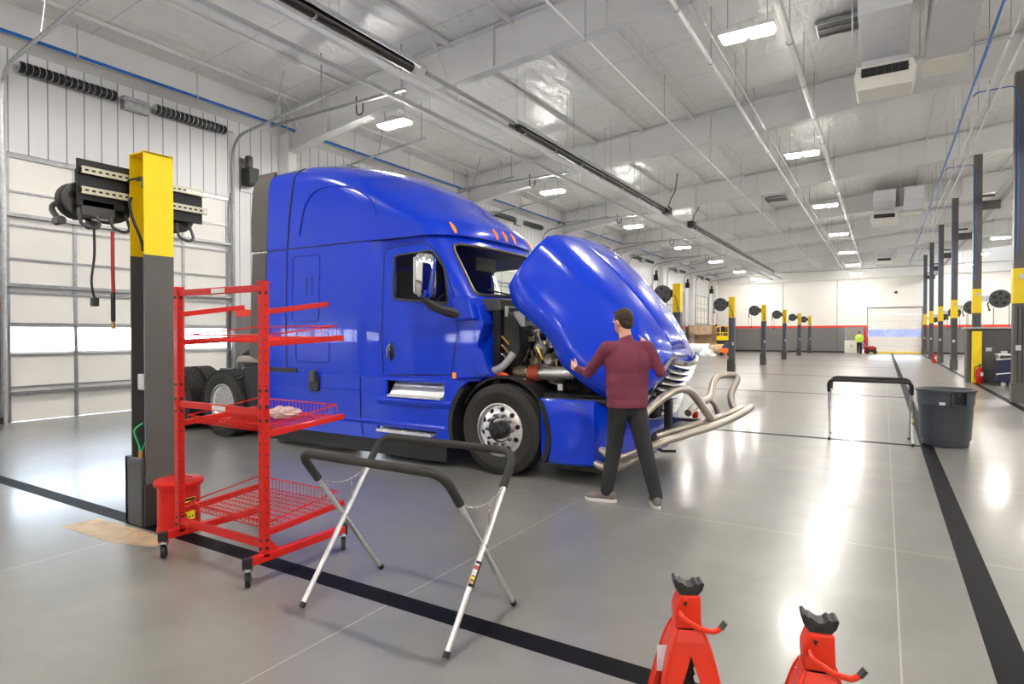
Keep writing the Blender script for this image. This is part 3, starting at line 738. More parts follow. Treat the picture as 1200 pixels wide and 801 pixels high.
# ------------------------------------------------------------ wheels
def tyre_bm(R, w, rim, tread_=True, seg=56):
    bm = bmesh.new(); h = w/2
    prof = [(rim, -h*.78), (rim+.03, -h*.92), (rim+.12, -h*1.0), (R-.10, -h*.98), (R-.03, -h*.86), (R-.004, -h*.78)]
    if tread_:
        for g in (-.5, -.17, .17, .5): prof += [(R, h*(g-.07)), (R-.016, h*(g-.04)), (R-.016, h*(g+.04)), (R, h*(g+.07))]
    prof += [(R-.004, h*.78), (R-.03, h*.86), (R-.10, h*.98), (rim+.12, h), (rim+.03, h*.92), (rim, h*.78), (rim-.02, h*.5), (rim-.02, -h*.5)]
    lathe(bm, prof+[prof[0]], (0, 0, 0), 'y', seg, False); return bm
blk = rubber
def wheel(x, y, s, kind, nm='wheel'):
    e = bpy.data.objects.new(nm, None); COL.objects.link(e); e.parent = truck; e.location = (x, y, .51)
    t = obj('tyre', tyre_bm(.51, .30 if kind == 'steer' else .28, .30, kind == 'steer'), rubber, e, smooth=True, auto=30)
    if kind == 'drive':
        bm = bmesh.new()
        for k in range(44):
            a = 2*PI*k/44
            for j in range(4):
                yy2 = -.105+j*.07; aa = a+(j % 2)*PI/44
                box(bm, -.024, .024, yy2-.029, yy2+.029, .495, .517, Matrix.Rotation(aa, 4, 'Y'))
        o = obj('tread_block', bm, rubber, e); o['kind'] = 'stuff'
    sd = s
    if kind == 'steer':
        bm = bmesh.new(); lathe(bm, [(.295, 0), (.30, sd*.13), (.285, sd*.135), (.27, sd*.115), (.262, sd*.10), (.20, sd*.125), (.145, sd*.12), (.13, sd*.10), (.05, sd*.10), (.05, 0)], (0, 0, 0), 'y', 48, True)
        rim = obj('rim', bm, mat('polished_aluminium', (.85, .85, .86), .22, metal=1., noise=.02), e)
        bmc = []
        for k in range(10):
            a = 2*PI*(k+.3)/10; c = bmesh.new(); lathe(c, [(.028, -.3), (.028, .3)], (.228*math.cos(a), 0, .228*math.sin(a)), 'y', 16); bmc.append(c)
        j = bmesh.new()
        for c in bmc:
            me = bpy.data.meshes.new('t'); c.to_mesh(me); c.free(); j.from_mesh(me); bpy.data.meshes.remove(me)
        boolean(rim, [j])
        bm = bmesh.new(); lathe(bm, [(.297, -.05), (.297, .0), (.1, .0), (.1, -.05)], (0, 0, 0), 'y', 24); obj('brake_drum', bm, black, e)
        for k in range(10):
            a = 2*PI*k/10; bm = bmesh.new(); lathe(bm, [(.019, sd*.11), (.019, sd*.15), (.010, sd*.16)], (.165*math.cos(a), 0, .165*math.sin(a)), 'y', 6); obj('lug_nut', bm, dgrey, e)
        bm = bmesh.new(); lathe(bm, [(.105, sd*.10), (.10, sd*.17), (.085, sd*.18), (.085, sd*.2), (.06, sd*.21), (.05, sd*.235), (.0001, sd*.24)], (0, 0, 0), 'y', 20)
        for k in range(6):
            a = 2*PI*k/6; lathe(bm, [(.014, sd*.16), (.014, sd*.2)], (.09*math.cos(a), 0, .09*math.sin(a)), 'y', 6)
        obj('hub', bm, black, e, smooth=True)
    else:
        bm = bmesh.new(); lathe(bm, [(.30, 0), (.30, sd*.13), (.285, sd*.135), (.275, sd*.12)], (0, 0, 0), 'y', 40, False); obj('rim', bm, steel, e, smooth=True)
        bm = bmesh.new(); lathe(bm, [(.278, sd*.10), (.27, sd*.112), (.2, sd*.095), (.12, sd*.06), (.05, sd*.055), (.045, sd*.09), (.0001, sd*.095)], (0, 0, 0), 'y', 40)
        obj('hub_cover', bm, alum, e, smooth=True)
        bm = bmesh.new()
        for k in range(6):
            a = 2*PI*k/6+.2; tube(bm, [(.12*math.cos(a), sd*.062, .12*math.sin(a)), (.23*math.cos(a+.25), sd*.106, .23*math.sin(a+.25))], .01, 5)
        obj('cover_rib', bm, steel, e)
    return e
wheel(0, -1.045, -1, 'steer'); wheel(0, 1.045, 1, 'steer')
for x in (-5.06, -6.40):
    for s in (-1, 1): wheel(x, s*1.1, s, 'drive'); wheel(x, s*.76, -s, 'drive')
# chassis
obj('frame_rail', B((-7.6, 1.1, -.45, -.37, .62, .90)), black, truck); obj('frame_rail', B((-7.6, 1.1, .37, .45, .62, .90)), black, truck)
for x in (0, -5.06, -6.4):
    bm = bmesh.new(); tube(bm, [(x, -.95, .5), (x, .95, .5)], .07, 10); obj('axle', bm, black, truck, smooth=True)
bm = bmesh.new(); lathe(bm, [(.52, 1.0), (.52, 1.1), (.1, 1.13)], (-5.7, 0, 0), 'z', 24); box(bm, -6.1, -5.3, -.35, .35, .9, 1.02); obj('fifth_wheel', bm, dgrey, truck)
bm = bmesh.new(); prism(bm, [(-4.62, .45), (-4.66, 1.1), (-4.02, 1.16), (-4.02, .4)], 'xz', -1.17, -.5); obj('battery_box', bm, black, truck, bevel=.04)
bm = bmesh.new(); prism(bm, [(-4.75, 1.14), (-4.72, 1.24), (-4.05, 1.26), (-4.02, 1.16)], 'xz', -1.2, -.5); obj('deck_step', bm, mat('worn_step_tan', (.30, .27, .22), .5, noise=.15), truck, bevel=.02)
bm = bmesh.new(); prism(bm, [(-4.8, 1.25), (-4.6, 1.36), (-4.2, 1.45), (-4.05, 1.3)], 'xz', -1.1, -.2); obj('deck_plate', bm, black, truck, bevel=.03)
bm = bmesh.new(); box(bm, -4.15, -4.02, -1.0, 1.0, 1.1, 2.7); obj('sleeper_back_wall', bm, dgrey, truck)
# ------------------------------------------------------------ engine bay
eng_m = mat('engine_black_metal', (.03, .028, .027), .35, metal=.6, noise=.4, nscale=15, bump=.4, bscale=25)
cast = mat('cast_bare_metal', (.38, .33, .24), .35, metal=.85, noise=.35, nscale=18, bump=.3, bscale=30)
obj('engine_block', B((-.1, .85, -.58, .42, .75, 1.55), (0, .8, -.28, .3, 1.5, 1.78)), eng_m, truck, bevel=.03)
bm = bmesh.new(); prism(bm, [(-.18, 1.36), (-.18, 1.78), (-.02, 1.84), (.10, 1.66), (.12, 1.44), (.04, 1.24), (-.08, 1.20)], 'xz', -.92, -.55); obj('air_cleaner_box', bm, mat('matte_dark_plastic', (.035, .033, .032), .6, bump=.1), truck, bevel=.02)
obj('heat_shield', B((-.0, .16, -.88, -.84, 1.66, 1.84)), steel, truck, bevel=.01)
for i, (x, z, r) in enumerate(((.22, 1.62, .07), (.26, 1.42, .085), (.20, 1.26, .08), (.38, 1.28, .075), (.42, 1.5, .06), (.5, 1.6, .05))):
    bm = bmesh.new(); lathe(bm, [(r*.6, -.08), (r, -.05), (r, .0), (r*.8, .03), (r*.8, .06), (r*.4, .07), (r*.35, .1)], (x, -.66, z), 'y', 14); 
    for q in range(6):
        a = 2*PI*q/6; lathe(bm, [(.011, .0), (.011, -.08)], (x+r*.85*math.cos(a), -.64, z+r*.85*math.sin(a)), 'y', 6)
    obj('engine_pulley', bm, cast if i % 2 == 0 else alum, truck, smooth=True)
rnd = random.Random(3)
cols = [eng_m, cast, steel, black, mat('brass_fitting', (.6, .42, .12), .3, metal=.8, noise=.1), chrome, alum]
for i in range(26):                                     # hoses and fuel lines over the block
    x0 = rnd.uniform(-.05, .8); z0 = rnd.uniform(1.0, 1.8); P = [(x0, -.66-rnd.uniform(0, .14), z0)]
    for q in range(3): P.append((P[-1][0]+rnd.uniform(-.14, .18), P[-1][1]+rnd.uniform(-.06, .05), min(1.82, P[-1][2]+rnd.uniform(-.2, .2))))
    bm = bmesh.new(); tube(bm, smoothpath(P, 5), rnd.choice((.008, .012, .018)), 6); obj('engine_hose', bm, rnd.choice(cols), truck, smooth=True)
for i in range(22):
    x = rnd.uniform(.1, .8); z = rnd.uniform(1.05, 1.78); q = rnd.uniform(.02, .05); y = -.62-rnd.uniform(0, .14)
    bm = bmesh.new()
    if i % 2: box(bm, x-q, x+q, y-q, y+.12, z-q*.7, z+q*.7)
    else: lathe(bm, [(q, -.02), (q, .05), (q*.5, .06)], (x, y, z), 'y', 8)
    obj('engine_bracket', bm, rnd.choice(cols), truck, bevel=.005)
for z in (1.63, 1.70, 1.77):
    bm = bmesh.new(); tube(bm, smoothpath([(.10, -.75, z-.02), (.2, -.80, z-.03), (.36, -.8, z+.01), (.6, -.75, z+.02)], 5), .015, 8); obj('chrome_fuel_line', bm, chrome, truck, smooth=True)
bm = bmesh.new(); tube(bm, [(.0, -.8, 1.13), (.16, -.8, 1.13)], .085, 18); tube(bm, smoothpath([(.02, -.8, 1.13), (-.05, -.74, 1.2), (.02, -.6, 1.3)]), .08, 12); obj('intake_elbow', bm, cast, truck, smooth=True)
bm = bmesh.new(); lathe(bm, [(.088, 0), (.096, .03), (.088, .06), (.096, .09), (.088, .12), (.096, .15), (.088, .18)], (.16, -.8, 1.13), 'x', 20); obj('intake_coupler', bm, mat('rust_silicone', (.42, .07, .02), .5, noise=.1), truck, smooth=True)
bm = bmesh.new(); tube(bm, [(.34, -.8, 1.13), (.5, -.8, 1.135), (.76, -.8, 1.15)], .078, 20); obj('charge_air_pipe', bm, alum, truck, smooth=True)
for x in (.17, .33, .76): bm = bmesh.new(); lathe(bm, [(.1, 0), (.1, .018)], (x, -.8, 1.13), 'x', 20); obj('hose_clamp', bm, chrome, truck)
bm = bmesh.new(); lathe(bm, [(.05, 0), (.05, .14), (.02, .16)], (.62, -.85, .93), 'z', 14); obj('fluid_filter', bm, black, truck, smooth=True)
obj('filter_label', B((.59, .65, -.905, -.9, .96, 1.03)), white, truck)
bm = bmesh.new(); tube(bm, smoothpath([(-.30, -1.0, 1.18), (-.2, -1.0, 1.15), (-.05, -1.0, 1.22), (.05, -.95, 1.36)], 6), .045, 12); obj('coolant_hose', bm, mat('pale_grey_hose', (.42, .42, .40), .5, noise=.05), truck, smooth=True)
bm = bmesh.new(); tube(bm, smoothpath([(-.2, -.96, 1.1), (-.08, -1.0, 1.12), (.0, -.94, 1.08)], 5), .025, 8); obj('red_cable', bm, mat('orange_cable', (.8, .12, .03), .5, noise=.05), truck)
for z in (1.3, 1.4, 1.5):
    bm = bmesh.new(); tube(bm, smoothpath([(-.2, -.9, z), (-.1, -.97, z+.05), (-.02, -.9, z-.05), (.05, -.85, z+.02)]), .012, 6); obj('wiring_loom', bm, rnd.choice(cols), truck)
obj('radiator', B((1.02, 1.12, -.6, .6, .75, 1.7)), eng_m, truck, bevel=.02)
obj('radiator_shroud', B((.86, 1.02, -.5, .5, .8, 1.62)), black, truck, bevel=.04)
# inner splash panel above the front wheel
bm = bmesh.new(); P = arc(0, .51, .60, 25, 155, 16); Q = arc(0, .51, .57, 25, 155, 16); prism(bm, P+list(reversed(Q)), 'xz', -1.1, -.45); obj('wheel_liner', bm, black, truck, smooth=True)
obj('chassis_side_cover', B((.3, 1.35, -.98, -.5, .88, .93)), black, truck)
# ------------------------------------------------------------ bumper
bm = bmesh.new(); R_ = []
path = [(.60, -1.225), (.9, -1.235), (1.15, -1.2), (1.32, -1.07), (1.42, -.8), (1.47, -.4), (1.48, 0)]
path = path + [(x, -y) for x, y in reversed(path[:-1])]
for i, (x, y) in enumerate(path):
    sx = -1 if x < .7 else 1
    inn = Vector((x*.93-.03, y*.95, 0))
    lo = Vector((x*.985, y*.97, 0)); zt = .90
    cut = .04 if abs(y) > 1.22 and x < .7 else 0
    R_.append([(x-.06*(x < .7), y*.985, zt), (x, y, zt-.05), (x+.01, y*1.0, .55), (lo.x+cut, lo.y, .24), (lo.x-.04+cut, lo.y*.97, .21), (inn.x, inn.y, .21), (inn.x, inn.y, zt)])
loft(bm, R_, True, True); bp = obj('bumper', bm, blue, truck, smooth=True, auto=28, bevel=.012)
obj('bumper_top_ledge', B((.55, 1.35, -1.17, -.9, .86, .915)), black, truck, bevel=.02)
obj('bumper_valance', B((.68, 1.25, -1.1, 1.1, .14, .24)), black, truck, bevel=.02)
# ------------------------------------------------------------ tilted hood
hood = bpy.data.objects.new('hood', None); COL.objects.link(hood); hood.parent = truck
HX, HZ = 1.22, .80
hood.location = (HX, 0, HZ); hood.rotation_euler = (0, math.radians(HOODA), 0)
#        x      top   w_top  w_mid  bottom  w_bot
HS = [(-.42, 2.00, 1.00, 1.17, 1.25, 1.20), (-.25, 1.99, .99, 1.16, 1.13, 1.22), (.0, 1.955, .97, 1.15, 1.10, 1.235), (.2, 1.92, .94, 1.13, 1.09, 1.235), (.4, 1.88, .90, 1.12, 1.04, 1.23), (.6, 1.83, .86, 1.09, .94, 1.225),
      (.8, 1.77, .81, 1.06, .92, 1.215), (1.0, 1.70, .76, 1.03, .92, 1.19), (1.2, 1.60, .70, .98, .92, 1.12), (1.36, 1.46, .62, .88, .92, 1.0), (1.46, 1.30, .5, .70, .93, .80), (1.50, 1.16, .35, .45, .95, .5)]
def hs(x):
    return cr(HS, x)
def hring(x):
    T, wt, wm, bo, wb = hs(x); zs = bo+(T-bo)*.42
    half = [(0, T), (wt*.3, T-.004), (wt*.6, T-.018), (wt*.85, T-.05), (wt, T-.10), ((wt+wm)/2+.02, (T-.10+zs)/2+.03), (wm, zs), ((wm+wb)/2, zs-.07), (wb-.005, zs-.14 if zs-.14 > bo+.02 else bo+.03), (wb, (bo+zs)/2-.04 if (bo+zs)/2-.04 < zs-.15 else bo+.015), (wb, bo)]
    return [(x-HX, -y, z-HZ) for y, z in reversed(half)] + [(x-HX, y, z-HZ) for y, z in half[1:]]
bm = bmesh.new(); loft(bm, [hring(-.42+1.83*i/40) for i in range(41)], False, False)
obj('hood_shell', bm, blue, hood, smooth=True, solid=.03, auto=60)
# raised centre dome, headlights, grille, badge strip
bm = bmesh.new(); R_ = []
for i in range(16):
    x = -.3+1.55*i/15; T = hs(x)[0]; ww = .42-.10*i/15; k = min(1, i/3, (15-i)/2+.1)*.035
    R_.append([(x-HX, y*ww, T-HZ+k*(1-abs(y)**3)-.012*y*y) for y in [-1+q/5 for q in range(11)]])
loft(bm, R_, False, False); obj('hood_dome', bm, blue, hood, smooth=True, solid=.02)
grm = mat('grille_silver', (.42, .42, .43), .22, metal=.9, noise=.1)
bm = bmesh.new()
for i in range(9):
    z = .15+i*.07-.05; ww = .68-.028*i
    P = [(.33-.012*i-.10*(q/6)**2, q/6*ww, z) for q in range(-6, 7)]
    loft(bm, [[(x, y, z_-.022), (x+.04, y, z_), (x, y, z_+.022)] for x, y, z_ in P], True, True)
obj('grille', bm, grm, hood)
bm = bmesh.new(); R_ = [[(.20-.10*(q/6)**2, q/6*.66, .03), (.10-.10*(q/6)**2, q/6*.5, .72)] for q in range(-6, 7)]; loft(bm, R_, False, False); obj('grille_backing', bm, black, hood, solid=.02)
bm = bmesh.new(); P = [(.34-.12*(q/6)**2, q/6*.76, .06) for q in range(-6, 7)]; Q = [(.22-.10*(q/5)**2, q/5*.50, .70) for q in range(-5, 6)]
tube(bm, smoothpath(P+list(reversed(Q))+[P[0]], 3), .028, 8); obj('grille_surround', bm, chrome, hood, smooth=True)
lampm = mat('headlight_lens', (.5, .5, .5), .08, metal=.7, coat=1, noise=.3, nscale=20)
for s in (-1, 1):
    bm = bmesh.new(); R_ = []
    for i in range(8):
        x = .86+i*.075; T, wt, wm, bo, wb = hs(x); za = bo+.10; h = .17*math.sin((i+.8)/8.8*PI)+.03
        y = (wb+wm)/2+.015
        R_.append([(x-HX, s*(y+.01), za-HZ), (x-HX, s*(y+.028), za+h*.5-HZ), (x-HX, s*(wm+.012), za+h-HZ), (x-HX-.03, s*(wm-.08), za+h*.5-HZ)])
    loft(bm, R_, True, True); obj('headlight', bm, lampm, hood, smooth=True)
# moose guard folded down in front
guardm = mat('satin_guard_tube', (.46, .41, .35), .34, metal=.9, noise=.04)
mg = bpy.data.objects.new('moose_guard', None); COL.objects.link(mg); mg.parent = truck
def L(p): return (p[0]-TX, p[1]-TY, p[2])
def gt(nm, pts, r, k=6, m=guardm):
    bm = bmesh.new(); tube(bm, smoothpath([L(p) for p in pts], k), r, 14); return obj(nm, bm, m, mg, smooth=True)
gt('main_tube', [(-2.05, 5.62, .42), (-1.95, 5.70, .47), (-1.82, 5.92, .525), (-1.60, 6.6, .575), (-1.5, 7.2, .60), (-1.43, 7.75, .64), (-1.42, 8.05, .665)], .042)
gt('second_tube', [(-2.0, 6.05, .53), (-1.75, 6.7, .59), (-1.62, 7.3, .62), (-1.50, 7.9, .66)], .035)
gt('headlight_loop', [(-2.5, 5.75, .42), (-2.28, 5.68, .35), (-2.05, 5.62, .42), (-1.95, 5.66, .50), (-2.02, 5.72, .68), (-2.02, 5.85, .80), (-1.93, 6.15, .93), (-1.87, 6.45, .985), (-1.80, 6.66, .95), (-1.72, 6.8, .80), (-1.63, 6.92, .62)], .044)
gt('headlight_loop', [(-1.85, 6.75, .70), (-1.80, 7.1, .79), (-1.76, 7.35, .83), (-1.80, 7.7, .98), (-1.78, 7.95, 1.045), (-1.64, 8.12, 1.05), (-1.60, 8.12, 1.0), (-1.66, 8.02, .80), (-1.62, 8.0, .64)], .042)
gt('loop_brace', [(-1.80, 7.33, .84), (-1.72, 7.38, .76), (-1.68, 7.42, .64)], .032)
gt('lower_loop', [(-2.62, 5.9, .38), (-2.5, 5.72, .26), (-2.3, 5.70, .24), (-2.12, 5.85, .34), (-2.05, 6.0, .50)], .04)
obj('guard_bracket', B((-2.05-TX, -1.97-TX, 6.5-TY, 6.6-TY, .5, .86), (-2.12-TX, -2.03-TX, 6.3-TY, 6.4-TY, .7, .95)), black, mg, bevel=.02)
obj('guard_plate', B((-2.1-TX, -1.82-TX, 6.3-TY, 7.3-TY, .50, .53)), black, mg, bevel=.01)
obj('guard_lock', B((-1.86-TX, -1.8-TX, 6.95-TY, 7.02-TY, .62, .7)), redo, mg, bevel=.01)
bm = bmesh.new(); tube(bm, [L((-2.0, 5.95, .47)), L((-1.9, 5.98, .40)), L((-1.78, 6.05, .40))], .014, 6); obj('guard_handle', bm, black, mg)
objs('hinge_arm', B((-2.45-TX, -2.0-TX, 6.2-TY, 6.3-TY, .42, .5), (-2.45-TX, -1.9-TX, 7.4-TY, 7.5-TY, .45, .55)), dgrey, mg)
# ------------------------------------------------------------------ columns
def reel(parent, c, axis, r, nm='hose_reel', hosem=None):
    """round spring reel with side discs, drum, coiled hose, arm"""
    e = bpy.data.objects.new(nm, None); COL.objects.link(e); e.parent = parent; e.location = c
    if axis == 'x': e.rotation_euler = (0, 0, PI/2)
    for s in (-1, 1):
        bm = bmesh.new(); lathe(bm, [(.02, s*.07), (r*.5, s*.085), (r*.95, s*.075), (r, s*.06), (r*.95, s*.055), (.02, s*.055)], (0, 0, 0), 'y', 22); obj('reel_disc', bm, dgrey, e, smooth=True)
        bm = bmesh.new()
        for k in range(5):
            a = 2*PI*k/5+.3; lathe(bm, [(r*.19, s*.0905), (r*.19, s*.082)], (r*.58*math.cos(a), 0, r*.58*math.sin(a)), 'y', 10)
        lathe(bm, [(r*.12, s*.10), (r*.12, s*.085)], (0, 0, 0), 'y', 10); objs('disc_opening', bm, black, e)
    bm = bmesh.new()
    for i in range(5): lathe(bm, [(r*.80, -.05+i*.02), (r*.86, -.04+i*.02), (r*.80, -.03+i*.02)], (0, 0, 0), 'y', 22)
    obj('coiled_hose', bm, hosem or black, e, smooth=True)
    bm = bmesh.new(); tube(bm, smoothpath([(-r*.2, .1, r*.2), (-r*1.0, .1, -r*.4), (-r*.95, 0, -r*1.15)]), .022, 6); tube(bm, [(-r*.95, -.05, -r*1.2), (-r*.95, .05, -r*1.2)], .035, 8); obj('guide_arm', bm, dgrey, e, smooth=True)
    return e
hosered = mat('red_air_hose', (.38, .02, .02), .5, noise=.1); hoseblk = mat('black_cord', (.01, .01, .01), .5)
def hose(parent, pts, r, m, nm='hanging_hose'):
    bm = bmesh.new(); tube(bm, smoothpath(pts, 5), r, 7); return obj(nm, bm, m, parent, smooth=True)
colw = .21
def yellow_post(Y, label, near=False):
    t = thing('reel_post', label, 'post', (-5.26, Y+.12, 0), 0, None if near else 'yellow topped reel posts in the far row')
    def chan(z0, z1, g=.0):
        bm = bmesh.new()
        box(bm, .1-g*0, .112, -.12, .12, z0, z1); box(bm, -.112, -.10, -.12, .12, z0, z1); box(bm, -.10, .10, .108, .12, z0, z1); box(bm, -.10, .10, -.02, -.01, z0, z1); return bm
    obj('lower_channel', chan(.0, 2.23), cgrey, t); 
    bm = chan(2.23, 3.07); box(bm, -.112, .112, -.12, .12, 3.06, 3.075); obj('yellow_top', bm, yellow, t)
    obj('base_box', B((-.16, .10, -.15, -.122, 0, .56), (.114, .13, -.14, .14, 0, .35), (-.16, -.115, -.15, .14, 0, .56)), dgrey, t, bevel=.006)
    bm = bmesh.new(); tube(bm, [(.06, -.09, .7), (.06, -.09, 2.35)], .011, 6); obj('air_line', bm, bluep, t)
    obj('outlet_box', B((.02, .09, -.135, -.10, 1.12, 1.25)), mat('outlet_grey', (.55, .56, .58), .4), t, bevel=.006)
    if near:
        hose(t, [(.03, -.1, .84), (.0, -.15, .78), (.03, -.13, .66), (.05, -.13, .60), (.07, -.1, .68)], .009, mat('green_hose', (.02, .35, .12), .4, noise=.1), 'short_green_hose')
        bm = bmesh.new(); lathe(bm, [(.02, .55), (.02, .62)], (.05, -.13, 0), 'z', 8); obj('brass_coupling', bm, mat('brass', (.6, .35, .12), .3, metal=.9, noise=.1), t)
        bm = bmesh.new(); tube(bm, fillet([(-.02, -.1, 2.86), (.07, -.1, 2.86), (.07, -.1, 2.78)], .02), .018, 8); obj('pipe_fitting', bm, dgrey, t)
        # strut rack carrying three reels
        for z in (2.88, 2.72):
            bm = bmesh.new(); y0, y1 = -.46, .58
            box(bm, -.16, -.135, y0, y1, z-.028, z-.018); box(bm, -.16, -.135, y0, y1, z+.018, z+.028)
            n = 21; w = (y1-y0)/n
            for i in range(n):
                ya = y0+i*w; box(bm, -.14, -.135, ya, ya+w*.42, z-.018, z+.018); box(bm, -.14, -.135, ya+w*.42, ya+w, z-.018, z-.008); box(bm, -.14, -.135, ya+w*.42, ya+w, z+.008, z+.018)
            obj('strut_rail', bm, mat('cream_zinc_strut', (.62, .60, .47), .4, metal=.4, noise=.05), t)
        obj('reel_plate', B((-.19, -.17, -.48, .28, 2.84, 2.97), (-.19, -.17, -.48, .55, 2.60, 2.86)), black, t, bevel=.004)
        obj('rail_bracket', B((-.14, -.112, -.1, .1, 2.66, 2.94)), black, t)
        for i, (y, m_) in enumerate(((-.40, hoseblk), (-.17, hosered), (.38, hoseblk))):
            reel(t, (-.33, y, 2.66), 'x', .15, hosem=m_)
            obj('reel_bracket', B((-.36, -.18, y-.02, y+.02, 2.62, 2.92)), black, t, bevel=.005)
            bm = bmesh.new(); tube(bm, fillet([(-.2, y-.06, 2.58), (-.14, y-.07, 2.45), (-.14, y+.02, 2.42), (-.14, y+.07, 2.45), (-.2, y+.06, 2.58)], .03), .013, 8); obj('roller_yoke', bm, dgrey, t, smooth=True)
        obj('transformer', B((-.30, -.17, -.45, -.2, 2.52, 2.66)), dgrey, t, bevel=.01)
        hose(t, [(-.13, -.38, 2.42), (-.13, -.38, 2.2), (-.135, -.40, 2.0), (-.13, -.38, 1.86)], .009, hoseblk); obj('cord_plug', B((-.155, -.105, -.405, -.355, 1.80, 1.87)), black, t, bevel=.008)
        hose(t, [(-.15, -.235, 2.42), (-.15, -.235, 2.1), (-.155, -.23, 1.95), (-.15, -.235, 1.82)], .014, hosered)
        bm = bmesh.new(); lathe(bm, [(.014, 1.68), (.018, 1.70), (.018, 1.90), (.014, 1.92)], (-.15, -.235, -.0), 'z', 8); obj('hose_grip', bm, black, t)
        bm = bmesh.new(); lathe(bm, [(.016, 1.62), (.016, 1.68)], (-.15, -.235, 0), 'z', 8); obj('hose_tip', bm, MATS['brass'], t)
        hose(t, [(-.14, -.08, 2.74), (-.05, -.15, 2.66), (.02, -.16, 2.52), (.06, -.12, 2.36), (.06, -.1, 2.26)], .012, hoseblk, 'feed_hose')
        hose(t, [(-.16, -.1, 2.86), (-.08, -.14, 2.85), (-.02, -.12, 2.86), (.0, -.1, 2.86)], .008, hoseblk, 'feed_hose')
    else:
        reel(t, (-.46, 0, 2.78), 'y', .27, hosem=hoseblk)
        obj('reel_bracket', B((-.3, -.11, -.03, .03, 2.68, 2.9)), black, t)
        hose(t, [(-.75, 0, 2.42), (-.75, 0, 2.0)], .01, hosered); hose(t, [(-.62, 0, 2.5), (-.6, 0, 2.2), (-.62, 0, 1.95)], .01, hosered)
        bm = bmesh.new(); ellipsoid(bm, (-.62, 0, 1.93), (.05, .04, .04)); obj('hose_stop', bm, black, t)
        hose(t, [(-.1, -.05, 2.75), (.0, -.13, 2.6), (.05, -.13, 2.3)], .012, hoseblk, 'feed_hose')
    return t
yellow_post(2.65, 'nearest yellow-topped grey post carrying a rack of black hose reels', True)
for k in range(2, 7):
    lab = ['', '', 'yellow-topped reel post just right of the tilted truck hood', 'tallest-looking yellow-topped post on the open floor beyond the truck guard', 'second free-standing yellow-topped post right of the yellow lift', 'third free-standing yellow-topped post right of the yellow lift', 'fourth free-standing yellow-topped post right of the yellow lift', 'farthest yellow-topped reel post before the back wall'][k]
    yellow_post(2.65+7.62*k, lab)
yellow_post(2.65+7.62*7-.35, 'farthest and smallest yellow-topped reel post before the back wall')
def dark_col(Y, label, left_reel=True):
    zt = beamz(2.62)
    t = thing('dark_column', label, 'column', (2.64, Y, 0), 0, 'dark full-height columns with yellow bands')
    bm = bmesh.new(); box(bm, -.115, .115, -.12, -.10, 0, zt-.01); box(bm, -.115, .115, .10, .12, 0, zt-.01); box(bm, -.012, .012, -.10, .10, 0, zt-.01); obj('shaft', bm, cgrey, t)
    for s in (-1, 1): obj('side_plate', B((s*.105-.01, s*.105+.01, -.10, .10, 0, zt-.01)), dgrey, t)
    obj('yellow_band', B((-.125, .125, -.13, .13, 2.28, 3.08)), yellow, t)
    obj('base_guard', B((-.14, .14, -.15, .15, 0, .45)), cgrey, t, bevel=.01)
    bm = bmesh.new(); tube(bm, [(-.03, -.135, .45), (-.03, -.135, 2.2)], .008, 6); obj('conduit', bm, black, t)
    bm = bmesh.new(); tube(bm, [(.05, -.135, .45), (.05, -.135, 2.2)], .008, 6); obj('conduit', bm, black, t)
    obj('outlet_box', B((-.07, .03, -.16, -.12, 1.2, 1.32)), MATS['outlet_grey'], t, bevel=.006)
    obj('outlet_box', B((-.02, .06, -.165, -.12, 2.83, 2.95)), steel, t, bevel=.006)
    obj('crane_bracket', B((.115, .6, -.09, .09, 5.72, 6.0)), dgrey, t); obj('crane_bracket', B((.115, .45, -.06, .06, 6.14, 6.2)), dgrey, t)
    reel(t, (.62, 0, 2.74), 'y', .30, hosem=hoseblk); obj('reel_bracket', B((.115, .5, -.03, .03, 2.66, 2.86)), steel, t)
    hose(t, [(.45, 0, 2.45), (.45, 0, 1.85)], .01, hoseblk); hose(t, [(.85, 0, 2.6), (.86, 0, 2.3), (.85, 0, 1.8)], .01, hoseblk)
    objs_ = bmesh.new(); tube(objs_, fillet([(1.72-2.64, -.3, 7.1), (1.8-2.64, -.3, 7.18), (-.17, -.3, 7.2), (-.06, -.165, 6.9), (-.06, -.165, 3.4)], .08), .014, 6); obj('air_line', objs_, bluep, t)
    return t
for k in range(2, 8):
    Y = 2.65+7.62*k - (.35 if k == 7 else 0) + (.12 if k == 2 else 0)
    dark_col(Y, ['', '', 'dark column with yellow band cut by the right edge of the photo', 'dark column rising behind the yellow corner guard and low partition', 'second dark column left of the partition, counted from the partition', 'third dark column counted leftward from the low partition', 'fourth dark column counted leftward from the low partition', 'farthest dark column, just right of the back roller door'][k])
bm = bmesh.new(); box(bm, 3.15, 3.33, YB, YF-.5, 6.0, 6.3); tag(obj('crane_rail', bm, mat('dark_crane_rail', (.5,.5,.49), .4)), 'long crane rail carried on brackets of the dark columns', 'rail')
